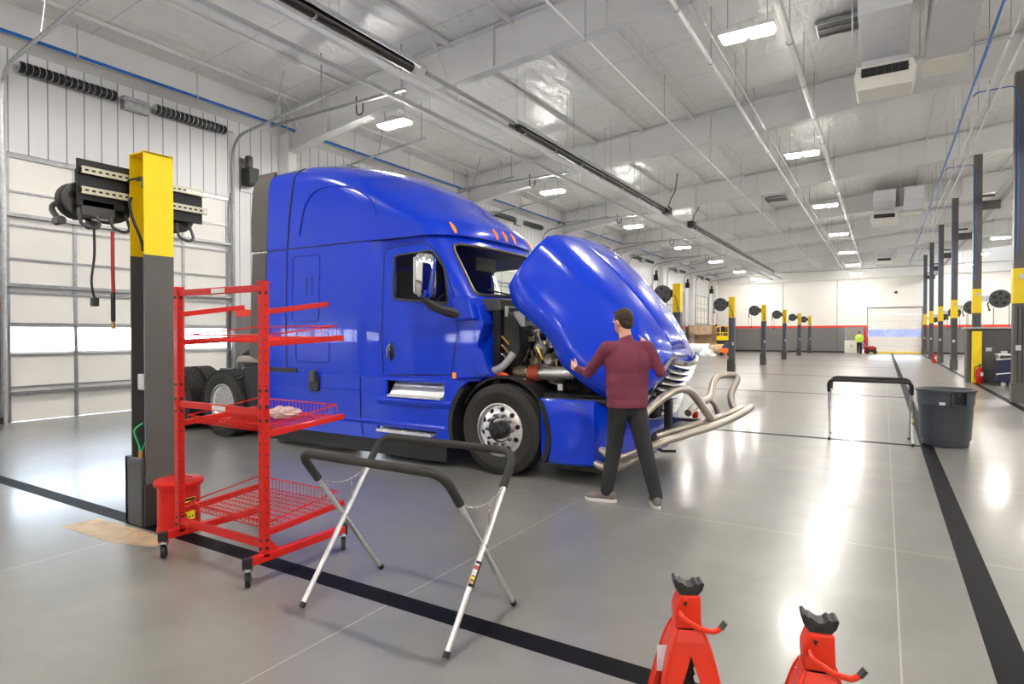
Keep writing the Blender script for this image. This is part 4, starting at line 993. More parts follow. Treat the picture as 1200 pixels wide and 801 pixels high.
# low partition with yellow corner guard
struct('wall_partition', B((2.3, 8.5, 24.55, 24.85, 0, 1.74), (2.3, 2.5, 24.85, 25.2, 0, 1.74)), mat('dark_taupe_partition', (.075, .068, .064), .5, noise=.05))
struct('trim_50', B((2.22, 8.5, 24.47, 24.93, 1.74, 1.80), (2.22, 2.56, 24.9, 25.28, 1.74, 1.80)), mat('grey_cap', (.33, .33, .34), .4, noise=.05), bevel=.01)
t = tag(obj('corner_guard', B((2.42, 2.68, 24.42, 24.545, 0, 1.66)), yellow, bevel=.02), 'tall yellow guard on the end of the low grey partition', 'guard')
def extinguisher(loc, label):
    t = thing('fire_extinguisher', label, 'fire extinguisher', loc, 0, 'fire extinguishers')
    bm = bmesh.new(); lathe(bm, [(.0001, 0), (.085, .01), (.09, .04), (.09, .40), (.075, .46), (.03, .50), (.025, .53)], (0, 0, 0), 'z', 18); obj('cylinder', bm, red, t, smooth=True)
    bm = bmesh.new(); box(bm, -.02, .02, -.02, .02, .53, .57); box(bm, -.02, .10, -.012, .012, .57, .59); box(bm, -.02, .09, -.012, .012, .60, .615); obj('valve_handle', bm, black, t, bevel=.003)
    bm = bmesh.new(); tube(bm, smoothpath([(-.02, 0, .55), (-.11, -.02, .5), (-.12, -.03, .3), (-.11, -.03, .14)]), .013, 8); obj('discharge_hose', bm, black, t, smooth=True)
    obj('paper_tag', B((.02, .09, -.098, -.092, .24, .36)), white, t)
extinguisher((2.6, 24.28, 0), 'red fire extinguisher standing in front of the yellow corner guard')
extinguisher((2.3, 39.5, 0), 'small distant red fire extinguisher among the dark columns')
for i, (x, z) in enumerate(((2.86, 1.08), (3.25, .98))):
    o = obj('outlet_cover', B((x-.08, x+.08, 24.52, 24.549, z-.06, z+.06), (x-.03, x+.03, 24.50, 24.53, z-.03, z+.03)), MATS['outlet_grey'], bevel=.005); tag(o, ['higher outlet plate on the low partition, beside the yellow guard', 'lower outlet plate on the low partition, above the blue cart'][i], 'outlet')
# slanted blue cart behind the edge column
navy = mat('navy_panel', (.012, .016, .05), .5, noise=.1)
t = thing('service_cart', 'dark navy cart with slanting white edge strips by the low partition', 'cart', (3.55, 23.7, 0))
bm = bmesh.new(); prism(bm, [(-.62, .12), (.6, .16), (.6, .92), (-.6, .80)], 'xz', -.3, .3); obj('body', bm, navy, t, bevel=.02)
for a, b in ((.78, .90), (.34, .50)):
    bm = bmesh.new(); prism(bm, [(-.64, a), (.62, b+.02), (.62, b+.05), (-.64, a+.03)], 'xz', -.33, -.30); obj('edge_strip', bm, white, t)
obj('tray', B((-.60, .6, -.3, .3, .93, .97)), white, t); obj('tray_support', B((-.58, -.54, -.28, .28, .8, .94), (.5, .54, -.28, .28, .85, .94)), steel, t)
for x in (-.45, -.2, .45):
    bm = bmesh.new(); lathe(bm, [(.06, -.02), (.06, .02)], (x, -.2, .06), 'y', 12); obj('wheel', bm, white if x < 0 else black, t)
# ------------------------------------------------------------------ work stands
def work_stand(loc, label):
    t = thing('folding_work_stand', label, 'work stand', loc, 0, 'folding work stands')
    W, D, H = .52, .335, .90
    for s in (-1, 1):                                    # frame s: feet at y=-s*D, padded top at y=+s*D
        top = [(-W, s*D*.9, H-.03), (W, s*D*.9, H-.03)]
        fl = (-W, -s*D, .02); fr = (W, -s*D, .02)
        P = fillet([Vector(fl).lerp(Vector((-W, s*D, H)), .80), (-W, s*D, H), (W, s*D, H), Vector(fr).lerp(Vector((W, s*D, H)), .80)], .10, 7)
        bm = bmesh.new(); tube(bm, P, .0235, 12); obj('padded_top_bar', bm, foam, t, smooth=True)
        for f, x in ((fl, -W), (fr, W)):
            off = Vector((.014*s, 0, 0))
            bm = bmesh.new(); tube(bm, [Vector(f)+off, Vector(f).lerp(Vector((x, s*D, H)), .81)+off*.3], .0155, 10); obj('leg', bm, alum, t, smooth=True)
            bm = bmesh.new(); a = Vector(f); b = a.lerp(Vector((x, s*D, H)), .02); a = a+(a-b)*.4+off; a.z = max(a.z, .006); tube(bm, [a, b+off], .0185, 10); obj('rubber_foot', bm, black, t, smooth=True)
    for x in (-W, W):
        bm = bmesh.new(); tube(bm, [(x-.03, 0, H/2+.01), (x+.03, 0, H/2+.01)], .008, 8); obj('pivot_bolt', bm, steel, t)
        bm = bmesh.new(); n = 22
        for i in range(n):
            q = i/(n-1); y = -.20+.40*q; z = .72-.055*math.sin(q*PI)
            c = Vector((x, y, z)); m = Matrix.Translation(c) @ Matrix.Rotation((i % 2)*PI/2, 4, 'Y')
            pts = [m @ Vector((.006*math.cos(a), .013*math.sin(a), 0)) for a in [2*PI*k/8 for k in range(8)]]
            tube(bm, pts, .0022, 5, closed=True)
        for i in range(6):
            m = Matrix.Translation((x+.008, .05, .66-i*.02)) @ Matrix.Rotation((i % 2)*PI/2, 4, 'Z')
            tube(bm, [m @ Vector((0, .006*math.cos(a), .013*math.sin(a))) for a in [2*PI*k/8 for k in range(8)]], .0022, 5, closed=True)
        obj('chain', bm, chrome, t)
    # product sleeve on the near right leg
    a = Vector((W+.014, -D, .02)).lerp(Vector((W+.014, D, H)), .30); b = Vector((W+.014, -D, .02)).lerp(Vector((W+.014, D, H)), .42)
    bm = bmesh.new(); tube(bm, [a, b], .0168, 12); sl = obj('sleeve_label', bm, mat('sleeve_dark', (.03, .015, .012), .4), t, smooth=True)
    for q0, q1, m in ((.12, .24, mat('sleeve_orange', (.55, .35, .18), .5, noise=.3, nscale=90)), (.28, .40, mat('sleeve_yellow', (.8, .62, .05), .4)), (.44, .68, mat('sleeve_white', (.75, .7, .68), .5, noise=.3, nscale=120)), (.70, .80, mat('sleeve_red', (.55, .08, .05), .5)), (.82, .9, MATS.get('sleeve_white') or white)):
        bm = bmesh.new(); tube(bm, [a.lerp(b, q0)+Vector((-.001, -.001, 0)), a.lerp(b, q1)+Vector((-.001, -.001, 0))], .0171, 12); obj('label_patch', bm, m, sl)
    return t
work_stand((-2.33, 2.65, 0), 'folding stand with silver legs and black padded bars in the foreground')
work_stand((-.18, 10.45, 0), 'distant folding stand with black padded bars beside the grey bin')
# ------------------------------------------------------------------ grey bin
binm = mat('dark_grey_bin_plastic', (.048, .056, .068), .42, noise=.05, bump=.05, bscale=60)
t = thing('trash_can', 'round dark grey plastic trash can on the black floor stripe', 'trash can', (.75, 10.55, 0))
bm = bmesh.new(); lathe(bm, [(.25, 0), (.275, .01), (.28, .03), (.32, .585), (.335, .59), (.345, .77), (.365, .775), (.365, .80), (.345, .805), (.335, .79), (.30, .10), (.0001, .06)], (0, 0, 0), 'z', 48, False)
lathe(bm, [(.25, 0), (.0001, .002)], (0, 0, 0), 'z', 48, False); obj('bin_body', bm, binm, t, smooth=True)
for a in (math.radians(-68), math.radians(112)):
    M = Matrix.Rotation(a, 4, 'Z'); bm = bmesh.new()
    for s in (-1, 1): box(bm, .325, .385, s*.085-.008, s*.085+.008, .59, .79, M)
    box(bm, .325, .40, -.09, .09, .585, .602, M); box(bm, .335, .39, -.093, .093, .775, .80, M); obj('handle', bm, binm, t, bevel=.004)
    bm = bmesh.new(); box(bm, .335, .342, -.075, .075, .605, .775, M); obj('handle_recess', bm, black, t)
M = Matrix.Rotation(math.radians(-100), 4, 'Z'); bm = bmesh.new(); box(bm, .333, .338, -.035, .035, .595, .635, M); obj('white_sticker', bm, white, t)
# ------------------------------------------------------------------ red rack cart
t = thing('rack_cart', 'red wheeled panel rack cart with wire basket shelves beside the near post', 'cart', (-3.83, 2.45, 0))
HW = .475
def bar(nm, a, b, w=.04, h=.04, m=red, par=None, roll=0):
    a = Vector(a); b = Vector(b); d = b-a; q = d.to_track_quat('X', 'Z').to_matrix().to_4x4()
    bm = bmesh.new(); box(bm, 0, d.length, -w/2, w/2, -h/2, h/2, Matrix.Translation(a) @ q); return obj(nm, bm, m, par or t, bevel=.004)
for s in (-1, 1):
    x = s*HW
    p = bar('upright', (x, 0, .16), (x, 0, 1.90), .05, .05)
    bm = bmesh.new()
    for i in range(22):
        z = .3+i*.073; 
        lathe(bm, [(.0065, -.0265), (.0065, -.0255)], (x, 0, z), 'y', 8); lathe(bm, [(.0065, .0255), (.0065, .0262)], (x, 0, z), 'x', 8)
    obj('bolt_hole', bm, black, p)
    obj('upright_cap', B((x-.027, x+.027, -.027, .027, 1.90, 1.915)), red, t)
    bar('foot_rail', (x, -.13, .16), (x, .68, .16), .05, .05)
    bm = bmesh.new(); prism(bm, [(.03, .18), (.10, .185), (.03, .27)], 'yz', x-.015, x+.015); obj('gusset', bm, red, t)
    bm = bmesh.new()
    for z in (.22, .27, 1.03, 1.12, 1.22, 1.84): 
        for q in (.0,): lathe(bm, [(.012, -.03), (.012, -.026)], (x, 0, z), 'y', 6); lathe(bm, [(.012, .026), (.012, .030)], (x, 0, z), 'x', 6)
    obj('bolt_head', bm, black, p)
    for y in (-.12, .66):
        c = bpy.data.objects.new('caster', None); COL.objects.link(c); c.parent = t; c.location = (x, y, 0); c.rotation_euler = (0, 0, math.radians(48))
        bm = bmesh.new(); lathe(bm, [(.018, -.014), (.05, -.014), (.052, -.008), (.052, .008), (.05, .014), (.018, .014)], (0, .018, .052), 'x', 20); obj('caster_wheel', bm, black, c, smooth=True)
        bm = bmesh.new()
        for q in (-.021, .021): prism(bm, [(-.018, .112), (.022, .112), (.034, .05), (.006, .045)], 'yz', q-.002, q+.002)
        box(bm, -.03, .03, -.03, .03, .11, .118); lathe(bm, [(.02, .118), (.02, .135)], (0, 0, 0), 'z', 10); tube(bm, [(-.024, .018, .052), (.024, .018, .052)], .006, 6); obj('caster_fork', bm, chrome, c)
        obj('corner_bracket', B((-.029, .029, -.033 if y < 0 else -.02, .02 if y < 0 else .033, .13, .188)), black, c)
    # arms: top hooks
    bar('hook_arm', (x, .02, 1.72), (x, .52, 1.79), .025, .035)
for z, n in ((1.87, 1), (1.08, 1)):
    bar('cross_bar', (-HW, 0, z), (HW, 0, z), .025, .045)
    obj('bar_label', B((-.06, .09, -.015, -.0128, z-.015, z+.015)), white, t)
bar('cross_bar', (-HW, 0, .24), (HW, 0, .24), .03, .05)
def shelf(z, depth, rise=.04):
    e = bpy.data.objects.new('basket_shelf', None); COL.objects.link(e); e.parent = t; e.location = (0, 0, z)
    def Z(y): return rise*y/.65
    for s in (-1, 1): bar('shelf_arm', (s*HW, .03, Z(0)), (s*HW, depth, Z(depth)), .03, .04, red, e)
    bm = bmesh.new(); x0, x1 = -HW+.03, HW-.03; y0, y1 = .05, depth-.03
    n = 22
    for i in range(n+1):
        x = x0+(x1-x0)*i/n
        P = [(x, y1, Z(y1)+.085), (x, y1, Z(y1)+.01), (x, y0, Z(y0)+.01), (x, y0, Z(y0)+.05)]; tube(bm, P, .0028, 5)
    for i in range(10):
        y = y0+(y1-y0)*i/9; tube(bm, [(x0-.02, y, Z(y)+.004), (x1+.02, y, Z(y)+.004)], .0035, 5)
    obj('wire_grid', bm, red, e)
    bm = bmesh.new(); tube(bm, fillet([(x0-.005, y0, Z(y0)+.05), (x0-.005, y1, Z(y1)+.088), (x1+.005, y1, Z(y1)+.088), (x1+.005, y0, Z(y0)+.05)], .02), .005, 6, closed=True); obj('basket_rim', bm, red, e)
    return e
shelf(1.52, .66, .03); shelf(.94, .66); shelf(.31, .66)
# plastic wrapped rag on the middle shelf
bm = bmesh.new(); bmesh.ops.create_icosphere(bm, subdivisions=4, radius=1)
rr2 = random.Random(5)
from mathutils import noise as mnoise
for v in bm.verts:
    n = mnoise.noise(v.co*2.2)*.35+mnoise.noise(v.co*6)*.16; v.co *= 1+n; v.co.x *= .125; v.co.y *= .09; v.co.z = v.co.z*.04+.04
ragm = mat('crumpled_pink_white_wrap', (.75, .52, .50), .35, noise=.3, nscale=25, coat=.5)
rg = obj('shop_rag', bm, ragm, smooth=True); rg.location = (-3.62, 2.80, .985); tag(rg, 'crumpled pink and white rag in plastic on the middle basket shelf', 'rag')
# ------------------------------------------------------------------ oily waste can
t = thing('waste_can', 'red lidded steel waste can with yellow label beside the near post', 'waste can', (-4.83, 2.74, 0))
bm = bmesh.new(); lathe(bm, [(.155, 0), (.16, .005), (.16, .03), (.155, .035), (.155, .38), (.165, .385)], (0, 0, 0), 'z', 36); obj('can_body', bm, red, t, smooth=True)
bm = bmesh.new(); lathe(bm, [(.178, .375), (.18, .385), (.18, .405), (.172, .415), (.10, .432), (.0001, .436)], (0, 0, 0), 'z', 36); obj('lid', bm, red, t, smooth=True)
obj('lid_rib', B((-.12, .02, -.006, .006, .43, .441), (-.02, .10, .04, .05, .425, .438)), mat('dark_red_rib', (.3, .01, .01), .4), t)  # lid ribs in a darker red than the can
def onsurf(bm, a0, a1, z0, z1, r, n=10):
    loft(bm, [[(r*math.cos(a0+(a1-a0)*i/n), r*math.sin(a0+(a1-a0)*i/n), z0), (r*math.cos(a0+(a1-a0)*i/n), r*math.sin(a0+(a1-a0)*i/n), z1)] for i in range(n+1)], False, False)
lb = mat('label_yellow', (.88, .78, .02), .4, noise=.03)
rd = math.radians
ca = rd(-8)                                                   # label centre direction
for z0, z1, a0, a1 in ((.20, .285, -26, 26), (.11, .185, -24, 24)):
    bm = bmesh.new(); onsurf(bm, ca+rd(a0), ca+rd(a1), z0, z1, .1567); lab_ = obj('warning_label', bm, lb, t)
    bm = bmesh.new()
    if z0 > .15:
        onsurf(bm, ca+rd(-25), ca+rd(25), .262, .281, .1572)
    else:
        onsurf(bm, ca+rd(-12), ca+rd(-2), .125, .165, .1572, 3); onsurf(bm, ca+rd(4), ca+rd(8), .128, .142, .1572, 2); onsurf(bm, ca+rd(13), ca+rd(17), .132, .144, .1572, 2)
    obj('black_print', bm, black, lab_)
bm = bmesh.new(); onsurf(bm, ca+rd(-6), ca+rd(24), .225, .25, .1574, 5); obj('red_print', bm, red, lab_)
# ------------------------------------------------------------------ jack stands
def jack_stand(loc, rz, label):
    t = thing('jack_stand', label, 'jack stand', loc, rz, 'red jack stands in the foreground'); t.scale = (.87, .87, 1)
    zt, zb = .53, .0; wt, wb = .052, .185
    def W(z): return wt+(wb-wt)*((zt-z)/zt)**.75
    for q in range(4):
        M = Matrix.Rotation(q*PI/2, 4, 'Z'); bm = bmesh.new()
        n = 14; zs = [zt-(zt-.0)*i/n for i in range(n+1)]
        def hole(z): return 0 if z > .43 or z < .075 else min(W(z)*.60, (.43-z)*.42+.008)
        for s in (-1, 1):
            outer = [(s*W(z), -W(z), z) for z in zs]; inner = [(s*hole(z), -W(z), z) for z in zs]
            loft(bm, [[o_, i_] for o_, i_ in zip(outer, inner)], False, False, M)
            fl = [(s*hole(z)*1.0, -W(z)+.015, z) for z in zs if hole(z) > 0]; il = [(s*hole(z), -W(z), z) for z in zs if hole(z) > 0]
            loft(bm, [[o_, i_] for o_, i_ in zip(fl, il)], False, False, M)
        bmesh.ops.remove_doubles(bm, verts=bm.verts, dist=.0004)
        obj('leg_plate', bm, redo, t, solid=.006, fixn=True)
        bm = bmesh.new(); tube(bm, [M @ Vector((-W(z), -W(z), z)) for z in zs], .007, 6); obj('corner_ridge', bm, redo, t, smooth=True)
        bm = bmesh.new(); c = M @ Vector((-W(0), -W(0), 0)); box(bm, c.x-.03, c.x+.03, c.y-.03, c.y+.03, 0, .006); obj('foot_pad', bm, redo, t, bevel=.002)
    bm = bmesh.new(); prism(bm, [(-.052, .53), (-.058, .57), (-.058, .60), (-.038, .648), (.046, .648), (.050, .53)], 'xz', -.045, .045); obj('ratchet_housing', bm, redo, t, bevel=.007)
    bm = bmesh.new(); prism(bm, [(-.022, .05), (-.022, .66), (.022, .66), (.022, .05)], 'xz', -.02, .02)
    for i in range(14): prism(bm, [(.022, .08+i*.03), (.03, .085+i*.03), (.022, .105+i*.03)], 'xz', -.016, .016)
    obj('ratchet_post', bm, black, t, bevel=.002)
    obj('bearing_ring', B((-.04, .04, -.04, .04, .10, .13)), black, t)
    sadm = mat('cast_saddle_iron', (.035, .033, .032), .5, metal=.4, noise=.3, nscale=40, bump=.3, bscale=80)
    bm = bmesh.new(); prism(bm, [(-.061, .700), (-.056, .672), (-.034, .645), (.034, .645), (.054, .665), (.062, .690), (.050, .694), (.040, .687), (.028, .692), (.014, .680), (-.004, .678), (-.018, .685), (-.028, .692), (-.040, .692), (-.050, .704)], 'xz', -.036, .036); obj('saddle', bm, sadm, t, bevel=.003)
    bm = bmesh.new(); tube(bm, fillet([(-.036, -.05, .592), (-.034, -.085, .585), (.03, -.10, .555), (.09, -.105, .548), (.118, -.105, .572)], .022, 6), .0095, 10); obj('handle', bm, redo, t, smooth=True)
    bm = bmesh.new(); tube(bm, [(.110, -.105, .563), (.128, -.105, .585)], .0115, 10); obj('handle_grip', bm, dgrey, t, smooth=True)
    bm = bmesh.new(); lathe(bm, [(.018, -.052), (.018, -.045)], (-.018, 0, .622), 'y', 12); obj('pivot_boss', bm, redo, t, smooth=True)
    bm = bmesh.new(); prism(bm, [(-.027, .63), (-.009, .63), (-.018, .612)], 'xz', -.0545, -.051); obj('pivot_mark', bm, black, t)
    # paper tag on a bead chain, logo sticker on the right-hand plate
    bm = bmesh.new()
    for i in range(14): ellipsoid(bm, (-.062-.03*i/13, -.01, .56-.11*i/13), (.0022, .0022, .0022), None, 6, 4)
    obj('bead_chain', bm, chrome, t)
    bm = bmesh.new(); box(bm, -.125, -.085, -.012, -.010, .36, .455); obj('paper_tag', bm, mat('pale_tag', (.75, .8, .85), .5, noise=.1, nscale=60), t, bevel=.001)
    M = Matrix.Rotation(PI/2, 4, 'Z')
    def face(x, z, o=.004): return M @ Vector((x, -W(z)-o, z))
    bm = bmesh.new(); vs = [bm.verts.new(face(*p)) for p in ((-.055, .37), (.005, .37), (.005, .465), (-.055, .465))]; bm.faces.new(vs); st = obj('logo_sticker', bm, white, t, solid=.001)
    bm = bmesh.new()
    for pl in (((-.050, .375), (-.030, .375), (-.015, .41), (-.03, .43), (-.05, .40)), ((-.025, .40), (.0, .40), (.0, .42), (-.02, .45), (-.04, .45))):
        vs = [bm.verts.new(face(a, b, .0062)) for a, b in pl]; bm.faces.new(vs)
    obj('logo_mark', bm, black, st, solid=.0006)
    return t
jack_stand((-.60, 2.19, 0), rd(26), 'left red jack stand at the bottom edge, on the floor stripe')
jack_stand((-.17, 2.13, 0), rd(14), 'right red jack stand at the bottom edge, on bare floor')
# ------------------------------------------------------------------ people
def blob(name, parts, m, parent, voxel=.008, smooth=6):
    bm = bmesh.new()
    for p in parts:
        if p[0] == 'e': ellipsoid(bm, p[1], p[2], p[3] if len(p) > 3 else None, 20, 14)
        else:
            P = [Vector(q) for q in p[1]]; R = p[2]
            tube(bm, P, R, 14)
            for q, r in zip(P, R): ellipsoid(bm, q, (r, r, r), None, 14, 10)
    o = obj(name, bm, m, parent)
    r = o.modifiers.new('r', 'REMESH'); r.mode = 'VOXEL'; r.voxel_size = voxel; r.use_smooth_shade = True
    s = o.modifiers.new('s', 'SMOOTH'); s.iterations = smooth; s.factor = .5
    bpy.context.view_layer.update()
    me = bpy.data.meshes.new_from_object(o.evaluated_get(bpy.context.evaluated_depsgraph_get()))
    o.modifiers.clear(); o.data = me
    me.polygons.foreach_set('use_smooth', [True]*len(me.polygons)); return o
skin = mat('skin', (.62, .33, .23), .5, noise=.06, nscale=30)
def hand(w, d, palm_n, side, curl=.5):
    """fingers from wrist w along d; palm_n = palm normal; side = thumb direction"""
    w = Vector(w); d = Vector(d).normalized(); n = Vector(palm_n).normalized(); s = Vector(side).normalized(); out = []
    out.append(('t', [w, w+d*.045+s*.012, w+d*.085+s*.02], [.024, .026, .022])); out.append(('t', [w, w+d*.045-s*.014, w+d*.08-s*.02], [.022, .024, .02]))
    for i, (o_, L_) in enumerate(((.030, .072), (.010, .080), (-.010, .075), (-.029, .06))):
        b = w+d*.085+s*o_; k = curl*(.8+.12*i); pts = [b]; a = k*.5; dd = d
        for j, seg in enumerate((.45, .32, .23)):
            dd = (d*math.cos(a)+n*math.sin(a)); pts.append(pts[-1]+dd*L_*seg); a += k*.7
        out.append(('t', pts, [.0095, .009, .008, .0068]))
    b = w+d*.03+s*.03; out.append(('t', [b, b+(s*.8+d*.5).normalized()*.035, b+(s*.8+d*.5).normalized()*.035+(d*.85+s*.3+n*.2).normalized()*.03], [.014, .011, .0085]))
    return out
def person(name, label, loc, J, top_m, leg_m, shoe_m, hair_m, vest=None, vox=.0065):
    t = thing(name, label, 'person', loc)
    V = Vector
    f = V(J['face']).normalized(); hc = V(J['head'])
    q = f.to_track_quat('Y', 'Z').to_matrix().to_4x4()
    def H(x, y, z): return hc + (q @ V((x, y, z)))
    hip, chest = V(J['hip']), V(J['chest']); neck = V(J['neck']); sh = V(J['rsh'])-V(J['lsh']); sx = sh.normalized()
    rot = V((sx.x, sx.y, 0)).normalized().to_track_quat('X', 'Z').to_matrix().to_4x4()
    parts = [('e', H(0, -.008, .02), (.076, .095, .100), q), ('e', H(0, .022, -.05), (.056, .062, .068), q), ('e', H(0, .085, -.018), (.012, .022, .022), q), ('e', H(0, .075, -.062), (.026, .016, .010), q),
             ('e', H(.078, -.01, -.01), (.012, .022, .032), q), ('e', H(-.078, -.01, -.01), (.012, .022, .032), q), ('e', H(0, .055, .012), (.055, .035, .03), q),
             ('t', [H(0, -.015, -.06), neck+V((0, 0, -.03))], [.056, .062])]
    parts += [('e', chest, (.165, .095, .20), rot), ('e', (hip+chest)/2, (.135, .09, .16), rot), ('e', hip, (.15, .095, .12), rot)]
    for s in 'lr':
        parts.append(('t', [V(J[s+'sh']), V(J[s+'el']), V(J[s+'wr'])], [.045, .036, .025]))
        parts.append(('t', [hip+sx*(.09 if s == 'r' else -.09), V(J[s+'kn']), V(J[s+'an'])], [.078, .05, .036]))
        parts.append(('t', [V(J[s+'an']), V(J[s+'an'])+V(J[s+'toe']).normalized()*.12+V((0, 0, -.05))], [.033, .025]))
        h = J[s+'hand']; parts += hand(J[s+'wr'], *h)
    body = blob('body', parts, skin, t, vox*.7, 3)
    # jumper
    up = V((0, 0, 1))
    P = [('e', chest+up*.0, (.222, .135, .22), rot), ('e', chest*.6+hip*.4, (.212, .135, .22), rot), ('e', hip*.75+chest*.25, (.206, .135, .18), rot), ('e', hip+up*.05, (.20, .135, .13), rot),
         ('t', [V(J['lsh']), V(J['rsh'])], [.068, .068]), ('t', [neck+up*-.06, neck+up*.0], [.085, .068])]
    for s in 'lr': P.append(('t', [V(J[s+'sh']), V(J[s+'el']), V(J[s+'el']).lerp(V(J[s+'wr']), .93)], [.070, .054, .040]))
    blob('jumper', P, top_m, t, max(vox, .012), 22)
    hem = bmesh.new(); ring = [hip+V((0, 0, -.035))+(rot @ V((.196*math.cos(a), .134*math.sin(a), 0))) for a in [2*PI*i/40 for i in range(40)]]
    loft(hem, [ring, [p+V((0, 0, .035)) for p in ring], [p+V((0, 0, .07)) for p in ring], [p*.97+hip*.03+V((0, 0, .075)) for p in ring]], True, True); obj('hem', hem, top_m, t, smooth=True)
    P = [('e', hip+up*-.02, (.172, .118, .13), rot)]
    for s, k in (('l', -1), ('r', 1)): P.append(('t', [hip+sx*(.085*k)+up*-.04, V(J[s+'kn']), V(J[s+'an'])+up*.02], [.100, .076, .060]))
    blob('trousers', P, leg_m, t, vox, 6)
    for s in 'lr':
        an = V(J[s+'an']); d = V(J[s+'toe']); d.z = 0; d.normalize(); qq = d.to_track_quat('X', 'Z').to_matrix().to_4x4(); g = V((an.x, an.y, 0))
        blob('shoe', [('e', g+d*.03+V((0, 0, .06)), (.10, .042, .045), qq), ('e', g+d*.12+V((0, 0, .045)), (.085, .046, .035), qq), ('e', g+d*-.04+V((0, 0, .06)), (.05, .040, .05), qq)], shoe_m, t, vox, 3)
        sl = bmesh.new(); R_ = []
        for z, e in ((0.0, .96), (.008, 1), (.026, 1), (.03, .95)):
            R_.append([g+(qq @ V((.055+.155*math.cos(a)*e, (.046+.006*math.cos(a))*math.sin(a)*e, z))) for a in [2*PI*i/28 for i in range(28)]])
        loft(sl, R_, True, True); obj('sole', sl, mat('pale_sole', (.62, .60, .57), .6, noise=.05), t, smooth=True)
    P = [('e', H(0, -.022, .038), (.086, .098, .095), q), ('e', H(0, -.06, -.01), (.070, .05, .062), q), ('e', H(0, .045, .088), (.06, .045, .028), q)]
    blob('hair', P, hair_m, t, vox*.8, 2)
    eye = mat('eye_white', (.8, .78, .75), .2); 
    for s in (-1, 1):
        bm = bmesh.new(); ellipsoid(bm, H(s*.03, .083, .008), (.012, .008, .008), q); obj('eye', bm, eye, t, smooth=True)
        bm = bmesh.new(); ellipsoid(bm, H(s*.03, .0895, .008), (.005, .003, .005), q); obj('iris', bm, black, t)
        bm = bmesh.new(); tube(bm, [H(s*.015, .094, .027), H(s*.045, .085, .028)], .004, 6); obj('eyebrow', bm, hair_m, t)
    if vest:
        P = [('e', chest+up*.02, (.222, .145, .21), rot), ('e', chest*.6+hip*.4, (.215, .145, .20), rot), ('e', hip*.75+chest*.25, (.21, .145, .15), rot), ('t', [V(J['lsh'])*.9+V(J['rsh'])*.1, V(J['rsh'])*.9+V(J['lsh'])*.1], [.08, .08])]
        blob('safety_vest', P, vest, t, .012, 5)
    return t
maroon = mat('maroon_jumper', (.15, .026, .050), .85, noise=.12, nscale=8, bump=.1, bscale=14)
trous = mat('black_trousers', (.018, .018, .020), .8, noise=.15, bump=.3, bscale=12)
J = dict(hip=(0, 0, .94), chest=(0, 0, 1.30), neck=(-.01, 0, 1.53), head=(-.05, .01, 1.69), face=(-.90, .42, -.05),
         lsh=(-.145, -.135, 1.45), lel=(-.345, -.12, 1.21), lwr=(-.52, .02, 1.24), lhand=((-.75, .45, .3), (.3, .75, .1), (.2, -.1, .9), .5),
         rsh=(.145, .135, 1.45), rel=(.27, .16, 1.22), rwr=(.11, .29, 1.44), rhand=((-.55, .3, .7), (-.4, .6, -.2), (-.5, -.4, .5), .5),
         lkn=(-.13, .01, .52), lan=(-.19, -.03, .085), ltoe=(-.95, -.15, 0), rkn=(.155, .04, .52), ran=(.27, .03, .085), rtoe=(-.45, .8, 0))
person('person', 'person in maroon jumper and black trousers tilting the truck hood', (-2.03, 5.35, 0), J, maroon, trous, mat('grey_trainer', (.17, .14, .13), .7, noise=.2), mat('dark_brown_hair', (.035, .018, .010), .7, noise=.3, nscale=60, bump=.5, bscale=90))
hiv = mat('hi_vis_yellow_green', (.55, .85, .08), .6, noise=.05)
J2 = dict(hip=(0, 0, .95), chest=(0, -.02, 1.28), neck=(0, -.03, 1.50), head=(.0, -.02, 1.66), face=(.2, 1, -.2),
          lsh=(-.19, 0, 1.43), lel=(-.28, .05, 1.15), lwr=(-.22, .25, 1.05), lhand=((.1, .9, 0), (.5, 0, -.4), (.2, 0, .9), .7),
          rsh=(.19, 0, 1.43), rel=(.28, .05, 1.15), rwr=(.22, .25, 1.05), rhand=((-.1, .9, 0), (-.5, 0, -.4), (-.2, 0, .9), .7),
          lkn=(-.10, .03, .52), lan=(-.10, 0, .085), ltoe=(0, 1, 0), rkn=(.10, .03, .52), ran=(.11, -.1, .085), rtoe=(.1, 1, 0))
person('person', 'distant person in a yellow-green safety vest near the back roller door', (-1.68, 55.6, 0), J2, hiv, trous, black, black, hiv, .014)
# ------------------------------------------------------------------ things at the far end
for i, x in enumerate((fx0-.16, fx1+.16)):
    t = thing('door_bollard', 'red post guard on the %s side of the back roller door' % ('left', 'right')[i], 'bollard', (x, YF-.35, 0), 0, 'red post guards at the back door')
    bm = bmesh.new(); lathe(bm, [(.11, .012), (.11, 1.9), (.09, 1.96), (.0001, 1.98)], (0, 0, 0), 'z', 18); obj('post', bm, red, t, smooth=True); obj('base_plate', B((-.16, .16, -.16, .16, 0, .015)), red, t)
t = thing('power_trolley', 'small black and red wheeled machine beside the distant person', 'machine', (-.85, 55.4, 0))
bm = bmesh.new(); box(bm, -.35, .35, -.25, .25, .15, .55); obj('engine_body', bm, black, t, bevel=.05)
obj('red_cover', B((-.2, .25, -.26, -.05, .35, .62)), red, t, bevel=.04)
for x in (-.25, .25):
    bm = bmesh.new(); lathe(bm, [(.06, -.05), (.16, -.05), (.16, .05), (.06, .05)], (x, -.3, .16), 'y', 16); obj('wheel', bm, rubber, t)
bm = bmesh.new(); tube(bm, fillet([(-.3, .1, .5), (-.6, .1, .95), (-.6, -.1, .95), (-.3, -.1, .5)], .05), .015, 6); obj('push_handle', bm, steel, t)
t = thing('cream_cabinet', 'low cream cabinet in front of the grey back door', 'cabinet', (-2.25, 56.6, 0))
